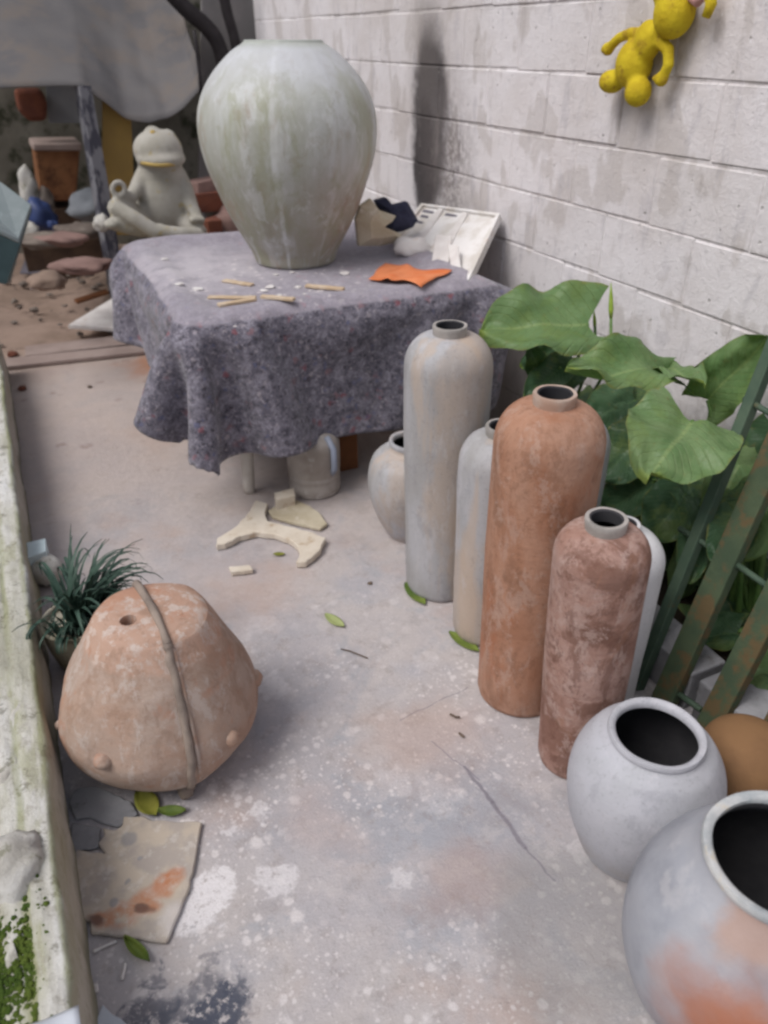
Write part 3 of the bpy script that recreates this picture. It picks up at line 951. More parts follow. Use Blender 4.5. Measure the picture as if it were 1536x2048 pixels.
# ------------------------------------------------------------------ low wall on the left
def build_low_wall():
    t = thing('low_wall', 'low mossy limewashed wall with crumbling top along the left side', 'wall', W(-0.35, 1.5, 0))
    D0, D1 = 0.1, 4.3
    mb = MB()
    # smooth edge band + side face
    prof = [(-0.168, -0.01), (-0.169, 0.08), (-0.171, 0.17), (-0.174, 0.2), (-0.181, 0.207), (-0.19, 0.206), (-0.205, 0.209), (-0.225, 0.211), (-0.233, 0.205), (-0.245, 0.210), (-0.27, 0.209), (-0.285, 0.2), (-0.30, 0.17), (-0.30, -0.01)]

    def coping(u, v):
        n, z = prof[round(v * (len(prof) - 1))]
        d = D0 + (D1 - D0) * u
        w = mnoise.noise(Vector((d * 5, n * 20, z * 9)))
        w2 = mnoise.noise(Vector((d * 22, n * 40, z * 30)))
        return W(n + 0.009 * w + 0.005 * w2, d, max(-0.01, z + (0.006 * w2 + 0.006 * w if z > 0.05 else 0)))
    mb.grid(260, len(prof), coping)
    mb.build('coping', 'limewash', t, smooth=True)
    mb = MB()

    def rough(u, v):
        n, d = -0.292 - 0.33 * v + 0.03 * (1 - v) * (1 + mnoise.noise(Vector((u * 30, 3, 1)))), D0 + (D1 - D0) * u
        q = Vector((n * 14, d * 14, 0))
        z = 0.192 + 0.04 * mnoise.noise(q) + 0.024 * mnoise.noise(q * 2.3) + 0.016 * mnoise.noise(q * 5) + 0.008 * mnoise.noise(q * 11)
        z -= 0.05 * max(0, mnoise.noise(Vector((n * 5, d * 5, 7))) + 0.1) * (1 if v > 0.05 else 0)
        return W(n, d, z)
    mb.grid(520, 44, rough)
    mb.build('crumbled_top', 'limewash', t, smooth=True)
    M = Matrix.Rotation(A, 3, 'Z')
    mb = MB().box(W(-0.46, (D0 + D1) / 2, 0.05), (0.31, D1 - D0 - 0.02, 0.14), M)
    mb.build('core', 'limewash', t)
    for (px, py, z, r, s) in ((15, 1735, 0.24, (0.055, 0.07, 0.03), 1), (28, 1440, 0.22, (0.03, 0.05, 0.02), 5), (5, 1560, 0.22, (0.035, 0.045, 0.02), 9), (40, 1880, 0.22, (0.025, 0.03, 0.015), 12), (30, 1890, 0.22, (0.02, 0.03, 0.015), 22)):
        MB().rock(G(px, py, z - 0.028), r, s, 0.45, 3).build('render_lump', 'render_lump', t, smooth=True)
    mb = MB()
    r = random.Random(5)
    for (px, py, sp, k) in ((35, 1940, 0.06, 2600), (20, 2000, 0.055, 2000), (75, 1975, 0.03, 700), (10, 1900, 0.04, 900), (20, 1850, 0.02, 60), (55, 1760, 0.015, 40), (110, 1560, 0.01, 15)):
        c = G(px, py, 0.205)
        for _ in range(k):
            p = c + Vector((r.gauss(0, sp * 0.6), r.gauss(0, sp), 0))
            n, d = p.dot(NV), p.dot(DV)
            if n > -0.2:
                continue
            q = r.uniform(0.002, 0.0065)
            mb.rock(W(n, d, 0.20 + r.uniform(-0.014, 0.008)), (q, q, q * 0.8), r.uniform(0, 99), 0.5, 1)
    o = mb.build('moss', 'moss', t, smooth=True)
    o['kind'] = 'stuff'

build_low_wall()

# ------------------------------------------------------------------ jars
def tall_jar_profile(Ht, Rr, rn, base=0.9, th=0.011):
    sh = Ht - Rr * 0.92
    o = [(0.0, 0.0), (Rr * base * 0.9, 0.0), (Rr * base * 0.965, 0.006), (Rr * base, 0.02)]
    for k in range(1, 9):
        t = k / 8
        o.append((Rr * (base + (1 - base) * math.sin(t * math.pi / 2)), 0.02 + (sh - 0.02) * t))
    top_z = Ht - 0.022
    for k in range(1, 12):
        q = math.pi / 2 * k / 11
        rr = rn + (Rr - rn) * math.cos(q) ** 0.92
        o.append((rr, sh + (top_z - sh) * math.sin(q) ** 1.0))
    neck = [(rn, Ht - 0.004), (rn - th, Ht - 0.004), (rn - th, top_z - 0.004)]
    inner = [(max(r - th, 0.0005), z - (th if z > sh else 0)) for r, z in reversed(o) if z > 0.03 and r > rn + 0.004]
    return o + neck + inner + [(Rr * base - th, 0.03), (0.0004, 0.03)]

def rim_ring(rn, z0, z1, th=0.008, flare=0.003):
    return [(rn - th * 0.6, z0), (rn + flare * 0.5, z0), (rn + flare, (z0 + z1) / 2), (rn + flare * 1.4, z1 - 0.003), (rn + flare, z1), (rn - th * 0.6, z1), (rn - th - 0.001, z1 - 0.003), (rn - th - 0.001, z0)]

def tall_jar(label, base, top, Rr, mat, lip, rn=0.043, seed=0, group=None):
    """base: where the axis meets the floor, top: where the mouth is seen; gives the height and the small lean"""
    b = G(*base)
    rr = ray(*top)
    t = b.y / rr.y
    p = EYE + rr * t
    Ht = p.z
    lean = math.atan2(p.x - b.x, Ht)
    t = thing('tall_jar', label, 'jar', b, group)
    t.rotation_euler = (Matrix.Rotation(lean, 3, 'Y') @ Matrix.Rotation(seed * 1.3, 3, 'Z')).to_euler()
    print('jar', label[:30], 'H', round(Ht, 3), 'lean', round(math.degrees(lean), 2), nd(b))
    pr = tall_jar_profile(Ht, Rr, rn, th=0.008)
    m = MB().lathe(pr, 80, 0.018, seed)
    # hand-made: shallow dents and a slightly uneven wall
    for v in m.v:
        k = 0.0016 * mnoise.noise(Vector((v.x * 14 + seed * 5, v.y * 14, v.z * 9)))
        r_ = math.hypot(v.x, v.y)
        if r_ > 0.05:
            v.x += v.x / r_ * k
            v.y += v.y / r_ * k
    o = m.build('body', mat, t, False)
    k0 = next(i for i, q in enumerate(pr) if i > 5 and pr[i][0] < rn - 0.001)
    paint_inner_shade(o, k0, 80)
    sharp_smooth(o, 50)
    m = MB()
    pr = rim_ring(rn, Ht - 0.024, Ht + 0.003)
    m.lathe(pr + [pr[0]], 56, 0.02, seed)
    for v in m.v:
        v.z += 0.0018 * mnoise.noise(Vector((v.x * 30, v.y * 30, seed * 3)))
    m.f = m.f[:-2]
    q = m.build('rim', lip, t, False)
    paint_inner_shade(q, 5, 56)
    sharp_smooth(q, 50)
    return t

G1 = 'tall bottle shaped clay jars'
tall_jar('tall pale grey jar in front of the table, left end of the tall jar row', (880, 1166), (900, 652), 0.121, 'grey_glaze', 'ring_lip', seed=1, group=G1)
tall_jar('tallest orange terracotta jar in the middle of the row', (1036, 1380), (1110, 788), 0.121, 'orange_terracotta', 'lip_terracotta', seed=2, group=G1)
tall_jar('grey white jar nearly hidden behind the tallest orange terracotta jar', (1072, 1262), (1136, 812), 0.119, 'pale_grey_glaze', 'ring_lip', rn=0.038, seed=7, group=G1)
G2 = 'shorter bottle shaped clay jars'
tall_jar('shorter grey jar wedged between tall grey jar and tall orange terracotta jar', (970, 1256), (1006, 853), 0.107, 'grey_glaze', 'ring_lip', rn=0.041, seed=3, group=G2)
tall_jar('shorter mottled pinkish brown jar at the right end of the row', (1148, 1510), (1213, 1038), 0.098, 'pink_terracotta', 'ring_lip', rn=0.039, seed=4, group=G2)
tall_jar('white jar hidden behind the shorter pinkish brown jar', (1190, 1390), (1248, 1048), 0.106, 'white_slip', 'white_slip', rn=0.034, seed=5, group=G2)

def open_pot(name, label, cat, n, d, prof, rn, Ht, mat, lip, th=0.009, seed=0, rimh=0.016, wob=0.012, rot=0.0, flare=0.004):
    t = thing(name, label, cat, W(n, d, 0), rot=(0, 0, rot))
    pr = spline(prof, 7)
    inn = [(max(r - th, 0.0004), z) for r, z in reversed(pr) if z > 0.02]
    full = [(0.0, 0.0)] + pr + inn + [(0.0004, 0.02)]
    m = MB().lathe(full, 88, wob, seed)
    for v in m.v:
        k = 0.0014 * mnoise.noise(Vector((v.x * 13 + seed * 5, v.y * 13, v.z * 13)))
        r_ = math.hypot(v.x, v.y)
        if r_ > 0.05:
            v.x += v.x / r_ * k
            v.y += v.y / r_ * k
    o = m.build('body', mat, t, False)
    paint_inner_shade(o, len(pr) + 1, 88)
    sharp_smooth(o, 55)
    m = MB()
    rr = [(rn - th - 0.001, Ht - rimh), (rn + flare * 0.3, Ht - rimh), (rn + flare, Ht - rimh * 0.6), (rn + flare, Ht - 0.003), (rn + flare * 0.5, Ht + 0.002), (rn - th * 0.6, Ht + 0.002), (rn - th - 0.002, Ht - 0.004), (rn - th - 0.001, Ht - rimh)]
    m.lathe(rr, 72, wob * 0.6, seed)
    for v in m.v:
        v.z += 0.003 * mnoise.noise(Vector((v.x * 14, v.y * 14, seed * 3)))
    m.f = m.f[:-2]
    q = m.build('rim', lip, t, False)
    sharp_smooth(q, 50)
    return t

P_ROUND = [(0.098, 0.0), (0.106, 0.006), (0.124, 0.05), (0.145, 0.12), (0.154, 0.19), (0.148, 0.25), (0.125, 0.30), (0.105, 0.318), (0.096, 0.324), (0.091, 0.331), (0.090, 0.338)]
open_pot('round_pot', 'round pale grey pot with wide dark mouth beside the pinkish brown jar', 'pot', 0.935, 0.742, P_ROUND, 0.090, 0.34, 'pale_grey_glaze', 'pale_grey_glaze', seed=2)
P_SMALL = [(0.075, 0.0), (0.082, 0.006), (0.112, 0.06), (0.142, 0.15), (0.15, 0.22), (0.135, 0.29), (0.10, 0.325), (0.078, 0.335), (0.074, 0.36)]
open_pot('round_pot', 'small round grey pot standing partly behind the tall pale grey jar', 'pot', 1.06, 2.06, P_SMALL, 0.074, 0.362, 'grey_glaze', 'grey_glaze', seed=4)
P_URN = [(0.09, 0.0), (0.1, 0.006), (0.148, 0.07), (0.188, 0.15), (0.201, 0.235), (0.19, 0.31), (0.155, 0.375), (0.126, 0.408), (0.114, 0.43), (0.116, 0.447)]
open_pot('wide_urn', 'large grey urn with rusty orange stain and chipped wide mouth in the near corner', 'urn', 0.852, 0.40, P_URN, 0.115, 0.45, 'grey_urn', 'urn_lip', 0.01, 9, 0.016, 0.015)
def ochre_ball():
    t = thing('ochre_pot', 'upturned ochre brown clay pot between the round grey pot and the large urn', 'pot', W(1.195, 0.715, 0))
    pr = spline([(0.088, 0.0), (0.095, 0.006), (0.102, 0.07), (0.102, 0.15), (0.09, 0.205), (0.06, 0.238), (0.025, 0.249)], 7)
    sharp_smooth(MB().lathe(pr + [(0.0005, 0.25)], 64, 0.015, 6).build('body', 'ochre_clay', t, False), 55)
    m = MB().lathe([(0.088, 0.002), (0.098, 0.002), (0.101, 0.012), (0.098, 0.022), (0.088, 0.022), (0.088, 0.002)], 56, 0.01, 6)
    m.f = m.f[:-2]
    sharp_smooth(m.build('rim', 'ochre_clay', t, False), 50)
ochre_ball()

# large jar on the table
def table_jar():
    base = W(1.03, 3.07, 0.733)
    t = thing('glazed_jar', 'huge mossy grey white egg shaped jar standing on the covered table', 'jar', base)
    prof = spline([(0.158, 0.0), (0.163, 0.008), (0.178, 0.05), (0.228, 0.14), (0.272, 0.235), (0.319, 0.37), (0.332, 0.485), (0.315, 0.575), (0.266, 0.655), (0.195, 0.722), (0.148, 0.75), (0.14, 0.758)], 7)
    inn = [(max(r - 0.016, 0.0004), z - 0.004) for r, z in reversed(prof) if z > 0.03]
    seg = 120
    mb = MB().lathe([(0.0, 0.0)] + prof + inn + [(0.0004, 0.03)], seg, 0.008, 2.2)
    # soft moulded ribs running top to bottom
    for v in mb.v:
        q = math.atan2(v.y, v.x)
        r = math.hypot(v.x, v.y)
        if r > 0.02:
            g = 0
            for qq in (-1.95, -1.55, -0.95, -2.6, 0.2, 1.2, 2.4):
                dq = (q - qq + math.pi) % (2 * math.pi) - math.pi
                g += math.exp(-(dq / 0.035) ** 2) * 0.003
            v.x *= 1 + g / r
            v.y *= 1 + g / r
    o = mb.build('body', 'mossy_white_glaze', t, False)
    sharp_smooth(o, 55)
    m = MB().lathe([(0.1245, 0.748), (0.139, 0.752), (0.1395, 0.759), (0.136, 0.762), (0.128, 0.762), (0.1235, 0.758), (0.1245, 0.748)], 72, 0.01, 2)
    m.f = m.f[:-2]
    sharp_smooth(m.build('rim', 'mossy_white_glaze', t, False), 50)
table_jar()

# closed round clay form, lower left
def clay_form():
    UPV = Vector((0, 0, 1))
    base = G(338, 1482)
    n, d = base.dot(NV), base.dot(DV)
    base = W(0.07, d - 0.01, 0.0)
    rv = Vector((0.92, 0.38, 0))
    cdv = Vector((0.38, -0.92, 0))
    t = thing('clay_drum', 'rounded dusty terracotta form with seam, knobs and small dark hole beside the low wall', 'pottery', base)
    t.rotation_euler = Matrix.Rotation(R(4), 4, cdv).inverted().to_euler()
    prof = spline([(0.092, 0.0), (0.112, 0.004), (0.158, 0.026), (0.206, 0.075), (0.228, 0.145), (0.218, 0.205), (0.186, 0.285), (0.148, 0.362), (0.126, 0.402), (0.117, 0.412)], 6)
    cap = [(0.107, 0.418), (0.08, 0.424), (0.04, 0.428), (0.012, 0.4295), (0.0, 0.43)]
    mb = MB().lathe([(0.0, 0.0)] + prof + cap, 96, 0.035, 3.3)
    for v in mb.v:
        k = 0.006 * mnoise.noise(v * 9) + 0.0025 * mnoise.noise(v * 24)
        r_ = math.hypot(v.x, v.y)
        if r_ > 0.02 and v.z > 0.01:
            v.x += v.x / r_ * k
            v.y += v.y / r_ * k
            if v.z > 0.41:
                v.z += k * 0.8
    o = mb.build('body', 'dusty_terracotta', t, False)
    # a real drilled hole: boolean evaluated once, cutter removed
    hp = rv * -0.052 + cdv * 0.03
    cm = MB().tube([hp + Vector((0, 0, 0.2)), hp + Vector((0, 0, 0.5))], 0.018, 24).build('cutter', 'dusty_terracotta', t, False)
    b = o.modifiers.new('hole', 'BOOLEAN')
    b.object, b.operation, b.solver = cm, 'DIFFERENCE', 'EXACT'
    bpy.context.view_layer.update()
    dg = bpy.context.evaluated_depsgraph_get()
    me = bpy.data.meshes.new_from_object(o.evaluated_get(dg))
    o.modifiers.clear()
    o.data = me
    bpy.data.objects.remove(cm, do_unlink=True)
    sharp_smooth(o, 45)
    sv = (cdv * math.cos(R(8)) + rv * math.sin(R(8))).normalized()

    def seam(k, off=0.0):
        s2 = (Matrix.Rotation(off, 3, 'Z') @ sv)
        return [s2 * (r + k) + Vector((0, 0, z)) for r, z in prof[3:]] + [s2 * r + Vector((0, 0, z + k)) for r, z in cap[:-1]] + [s2 * -r + Vector((0, 0, z + k)) for r, z in reversed(cap[:-1])] + [s2 * -(r + k) + Vector((0, 0, z)) for r, z in list(reversed(prof))[:10]]
    pts = seam(0.002)
    rad = [0.0095 + 0.004 * mnoise.noise(Vector((i * 0.35, 0, 0))) for i in range(len(pts))]
    pts = [p + sv.cross(UPV) * 0.005 * mnoise.noise(Vector((i * 0.23, 5, 0))) for i, p in enumerate(pts)]
    MB().tube(pts, rad, 10, 1.0).build('seam_ridge', 'seam_clay', t, False, True)
    pts = seam(0.0, 0.07)
    pts = pts[:-24]
    MB().tube(pts, [0.005] * len(pts), 8).build('seam_ridge', 'dusty_terracotta', t, False, True)
    # tail of clay where the seam reaches the floor
    MB().rock(sv * 0.17 + Vector((0, 0, 0.03)), (0.022, 0.03, 0.032), 4, 0.3).build('seam_tail', 'seam_clay', t, False, True)
    for (ang, z, r) in ((-40, 0.175, 0.02), (35, 0.165, 0.02), (80, 0.19, 0.024), (-88, 0.15, 0.012)):
        v = (cdv * math.cos(R(ang)) + rv * math.sin(R(ang))).normalized()
        rr = np.interp(z, [p[1] for p in prof], [p[0] for p in prof])
        MB().rock(v * (rr - 0.004) + Vector((0, 0, z)), (r, r, r), ang, 0.15, 3).build('knob', 'dusty_terracotta', t, False, True)
    # smeared slip patches on the cap
    for (a, b, r) in ((0.05, 0.035, 0.014), (0.085, -0.01, 0.018), (-0.075, 0.05, 0.010), (0.07, 0.065, 0.012)):
        p = rv * a + cdv * b
        MB().rock(p + Vector((0, 0, 0.421 if p.length < 0.075 else 0.414)), (r, r * 0.8, 0.004), a * 90, 0.4, 2).build('slip_patch', 'cap_clay', t, False, True)

clay_form()

# ------------------------------------------------------------------ table and felt blanket
TN0, TN1, TD0, TD1, TZ = 0.445, 1.555, 2.455, 3.615, 0.72

def build_table():
    c = W((TN0 + TN1) / 2, (TD0 + TD1) / 2, 0)
    t = thing('plastic_table', 'white plastic table hidden under the grey felt blanket', 'table', c)
    M = Matrix.Rotation(A, 3, 'Z')
    o = MB().box(c + Vector((0, 0, TZ - 0.02)), (TN1 - TN0 - 0.05, TD1 - TD0 - 0.05, 0.034), M).build('tabletop', 'white_plastic', t)
    bevel(o, 0.01, 3)
    for (n, d) in ((0.62, 2.57), (1.38, 2.57), (0.62, 3.5), (1.38, 3.5)):
        sn, sdd = (1 if n < 1 else -1), (1 if d < 3 else -1)
        pts = [W(n, d, 0.0), W(n, d, 0.03), W(n + 0.004 * sn, d, 0.2), W(n + 0.02 * sn, d + 0.01 * sdd, 0.42), W(n + 0.06 * sn, d + 0.03 * sdd, 0.62), W(n + 0.11 * sn, d + 0.05 * sdd, 0.70)]
        MB().tube(pts, [0.02, 0.023, 0.026, 0.032, 0.045, 0.05], 14).build('leg', 'white_plastic', t, smooth=True)
build_table()

def drape():
    h = 0.024
    n0, n1, d0, d1 = TN0 - 0.39, TN1 + 0.17, TD0 - 0.50, TD1 + 0.27
    nx, ny = int((n1 - n0) / h) + 1, int((d1 - d0) / h) + 1
    X, Y = np.meshgrid(n0 + np.arange(nx) * h, d0 + np.arange(ny) * h, indexing='ij')
    P = np.stack([X, Y, np.full_like(X, TZ + 0.012)], -1)
    P[..., 2] += rng.normal(0, 0.0015, X.shape)
    P[..., 0] += rng.normal(0, 0.001, X.shape)
    V = np.zeros_like(P)
    TOP = TZ + 0.004
    dt = 0.02
    sets = []

    def axis(di, dj, L0, k):
        for a in range(2):
            if dj == 0:
                i = np.arange(0, nx - di)
                i = i[(i // max(di, 1)) % 2 == a]
                sets.append((i[:, None], np.arange(ny)[None, :], i[:, None] + di, np.arange(ny)[None, :], L0, k))
            elif di == 0:
                j = np.arange(0, ny - dj)
                j = j[(j // dj) % 2 == a]
                sets.append((np.arange(nx)[:, None], j[None, :], np.arange(nx)[:, None], j[None, :] + dj, L0, k))
            else:
                i = np.arange(0, nx - 1)
                i = i[i % 2 == a]
                if dj > 0:
                    sets.append((i[:, None], np.arange(ny - 1)[None, :], i[:, None] + 1, np.arange(1, ny)[None, :], L0, k))
                else:
                    sets.append((i[:, None], np.arange(1, ny)[None, :], i[:, None] + 1, np.arange(ny - 1)[None, :], L0, k))
    axis(1, 0, h, 1.0)
    axis(0, 1, h, 1.0)
    axis(1, 1, h * 2 ** 0.5, 0.35)
    axis(1, -1, h * 2 ** 0.5, 0.35)
    axis(3, 0, 3 * h, 0.10)
    axis(0, 3, 3 * h, 0.10)
    for step in range(230):
        V[..., 2] -= (3.0 if step < 190 else 0.3) * dt
        V *= 0.965
        Q = P + V * dt
        for it in range(11):
            for (i1, j1, i2, j2, L0, k) in sets:
                a, b = Q[i1, j1], Q[i2, j2]
                dlt = b - a
                ln = np.sqrt((dlt ** 2).sum(-1, keepdims=True)) + 1e-9
                c = dlt * ((ln - L0) / ln * 0.5 * k)
                Q[i1, j1] = a + c
                Q[i2, j2] = b - c
            # table box (rounded a little) and floor
            x, y, z = Q[..., 0], Q[..., 1], Q[..., 2]
            ex = np.minimum(x - TN0, TN1 - x)
            ey = np.minimum(y - TD0, TD1 - y)
            ins = (ex > -0.006) & (ey > -0.006) & (z < TOP)
            pen = TOP - z
            e = np.minimum(ex, ey) + 0.006
            up = ins & (pen < np.maximum(e, 0.012))
            z[up] = TOP
            sx = ins & ~up & (ex <= ey)
            x[sx] = np.where(x[sx] < (TN0 + TN1) / 2, TN0 - 0.006, TN1 + 0.006)
            sy = ins & ~up & (ex > ey)
            y[sy] = np.where(y[sy] < (TD0 + TD1) / 2, TD0 - 0.006, TD1 + 0.006)
            np.clip(x, None, WALL_N - 0.015, out=x)
            np.clip(z, 0.01, None, out=z)
        V = (Q - P) / dt
        on = (Q[..., 2] <= TOP + 1e-4) & (Q[..., 0] > TN0 - 0.004) & (Q[..., 0] < TN1 + 0.004) & (Q[..., 1] > TD0 - 0.004) & (Q[..., 1] < TD1 + 0.004)
        V[on, :2] *= 0.2
        P = Q
    mb = MB()
    mb.v = [W(*P[i, j]) for i in range(nx) for j in range(ny)]
    mb.f = [(i * ny + j, (i + 1) * ny + j, (i + 1) * ny + j + 1, i * ny + j + 1) for i in range(nx - 1) for j in range(ny - 1) if i + j > 11]
    global CLOTH
    CLOTH = BVHTree.FromPolygons([tuple(v) for v in mb.v], mb.f)
    o = top_mesh(mb, 'felt_blanket', 'felt', 'grey speckled felt blanket draped over the table, dusted with plaster', 'blanket', W(1, 3, TZ), smooth=True)
    s = o.modifiers.new('sub', 'SUBSURF')
    s.levels = s.render_levels = 1
    k = o.modifiers.new('thick', 'SOLIDIFY')
    k.thickness, k.offset = 0.004, 1.0
    # wear and fuzz: a small irregular displacement
    return o

drape()
TOPZ = TZ + 0.0095

def onb(p):                             # the same spot, resting on the felt
    h = CLOTH.ray_cast(Vector((p.x, p.y, 1.4)), Vector((0, 0, -1)))[0]
    return Vector((p.x, p.y, (h.z if h else TZ) + 0.0045))

# things lying on the blanket
def stick(label, a, b, wdt, th, mat='pale_wood', name='wooden_stick', lift=0.0):
    p, q = onb(G(*a, TOPZ)), onb(G(*b, TOPZ))
    p.z = q.z = max(p.z, q.z, onb((p + q) / 2).z) + th
    dr = (q - p).normalized()
    sd_ = dr.cross(Vector((0, 0, 1))) * (wdt / 2)
    n_ = 7
    up_ = [p * (1 - k / n_) + q * (k / n_) + sd_ * (0.8 + 0.5 * mnoise.noise(Vector((a[0] + k * 0.7, 1, 2)))) for k in range(n_ + 1)]
    dn_ = [p * (1 - k / n_) + q * (k / n_) - sd_ * (0.8 + 0.5 * mnoise.noise(Vector((a[0] + k * 0.7, 8, 2)))) for k in range(n_, -1, -1)]
    mb = MB().slab(up_ + dn_, th - 0.001)
    o = top_mesh(mb, name, mat, label, 'wood slat', (p + q) / 2 - Vector((0, 0, th)), 'thin wooden slats on the blanket')
    bevel(o, 0.0015, 1)
    return o

stick('pale thin slat lying nearest the front left table corner', (437, 618), (512, 606), 0.03, 0.011)
stick('short pale slat lying second from left along the front table edge', (524, 610), (590, 616), 0.028, 0.011)
stick('thin slat lying behind the others toward the big jar, left side', (448, 563), (505, 572), 0.032, 0.009)
stick('flat brownish slat lying just behind the nearest slat', (416, 596), (512, 597), 0.036, 0.007)
stick('rightmost pale slat on the blanket in front of the big jar', (612, 575), (688, 582), 0.03, 0.011)
CHIPS = ('white plaster chip between the two slats in front of the big jar', 'plaster chip just below the middle of the slat group', 'tiny plaster chip nearest the big jar foot, left', 'plaster chip at the left end of the rightmost slat', 'larger plaster chip left of the flat brownish slat', 'tiny plaster chip on the front edge of the blanket',
         'plaster chip right of the big jar foot toward the orange sheet', 'tiny plaster chip close to the big jar foot, right', 'plaster chip farthest left in the dusted patch', 'tiny plaster chip below the rightmost slat', 'tiny plaster chip above the front right slat', 'plaster chip near the back left table corner')
for i, (px, py, s) in enumerate(((540, 575, 0.018), (528, 582, 0.014), (552, 550, 0.012), (596, 575, 0.014), (395, 580, 0.02), (470, 650, 0.006), (690, 548, 0.02), (585, 545, 0.012), (360, 577, 0.016), (610, 596, 0.008), (560, 590, 0.008), (330, 520, 0.016))):
    p = onb(G(px, py, TOPZ))
    top_mesh(MB().rock(p + Vector((0, 0, s * 0.2)), (s, s * 0.8, s * 0.3), i * 3.1, 0.5, 2), 'plaster_chip', 'plaster_white', CHIPS[i], 'plaster chip', p, 'plaster chips on the blanket')

# crumpled orange sheet
def orange_sheet():
    c = [G(737, 562, TOPZ), G(770, 530, TOPZ), G(904, 560, TOPZ), G(842, 584, TOPZ)]
    mb = MB()

    def fn(u, v):
        p = (c[0] * (1 - u) + c[3] * u) * (1 - v) + (c[1] * (1 - u) + c[2] * u) * v
        z = 0.008 + 0.008 * mnoise.noise(Vector((u * 3.1, v * 2.4, 2))) + 0.012 * math.exp(-((u - 0.35) / 0.08) ** 2) + 0.012 * (1 - v) * u
        e = 0.004 * mnoise.noise(Vector((u * 5, v * 5, 9)))
        p = onb(p)
        return p + Vector((e, -e, max(0.004, z)))
    mb.grid(22, 16, fn)
    o = top_mesh(mb, 'orange_sheet', 'orange_leather', 'crumpled bright orange sheet lying on the blanket edge before the white panel', 'sheet', c[0], smooth=True)
    o.modifiers.new('thick', 'SOLIDIFY').thickness = 0.002
orange_sheet()

# relief panel leaning against the wall
def panel():
    br, tr, tl = G(940, 566, TOPZ + 0.004), PN(1002, 433, 1.79), PN(845, 412, 1.775)
    bl = br + tl - tr
    bl.z = TOPZ + 0.004
    nrm = (tr - br).cross(bl - br).normalized()
    if nrm.z < 0:
        nrm = -nrm
    t = thing('relief_panel', 'stained white relief panel with slots leaning on the block wall', 'panel', br)
    q = lambda u, v: (bl * (1 - u) + br * u) * (1 - v) + (tl * (1 - u) + tr * u) * v
    o = MB().slab([q(0, 0), q(1, 0), q(1, 1), q(0, 1)], 0.012, nrm).build('board', 'stained_panel', t)
    up = nrm * 0.0145
    mb = MB()
    for (a, b, c_, d_) in ((0, 0.035, 0, 1), (0.965, 1, 0, 1), (0.037, 0.963, 0.96, 1), (0.037, 0.963, 0, 0.03)):
        MB().slab([q(a, c_) + up, q(b, c_) + up, q(b, d_) + up, q(a, d_) + up], 0.0145, nrm).build('edge_rib', 'stained_panel', t)
    for u in (0.30, 0.62):
        MB().slab([q(u - 0.045, 0.035) + up, q(u + 0.045, 0.035) + up, q(u + 0.03, 0.94) + up, q(u - 0.03, 0.94) + up], 0.0145, nrm).build('upright_rib', 'plaster_white', t)
    up2 = nrm * 0.004
    for u in (0.14, 0.45, 0.82):
        for v, w_ in ((0.88, 0.08), (0.76, 0.055), (0.62, 0.05)):
            MB().slab([q(u - w_, v - 0.025) + up2, q(u + w_, v - 0.025) + up2, q(u + w_ * 0.9, v + 0.02) + up2, q(u - w_ * 0.9, v + 0.03) + up2], 0.003, nrm).build('slot', 'slate_sheet', t)
    return q, nrm
pq, pnrm = panel()

# plaster pieces in front of the panel
def chunk(name, label, cat, pix, z, th, mat, d_plane=None, group=None, bow=0.02):
    """a broken sheet standing / lying: outline on its own plane with thickness and a bowed face"""
    if d_plane is not None:
        poly = [PD(px, py, d_plane) for px, py in pix]
        up = -DV
    else:
        poly = [G(px, py, z) for px, py in pix]
        up = Vector((0, 0, 1))
    c = sum(poly, Vector()) / len(poly)
    rad = max((p - c).length for p in poly)
    n = len(poly)
    mid = [c + (p - c) * 0.55 for p in poly]
    vs = [p for p in poly] + [p + up * bow * 0.8 for p in mid] + [c + up * bow]
    vs += [p - up * th for p in poly] + [p + up * (bow * 0.8 - th) for p in mid] + [c + up * (bow - th)]
    fs = []
    k = 2 * n + 1
    for i in range(n):
        j = (i + 1) % n
        fs += [(i, j, n + j, n + i), (n + i, n + j, 2 * n), (k + j, k + i, k + n + i, k + n + j), (k + n + j, k + n + i, k + 2 * n), (i, k + i, k + j, j)]
    base = Vector(c)
    base.z = min(v.z for v in vs)
    return top_mesh(MB().add(vs, fs), name, mat, label, cat, base, group)

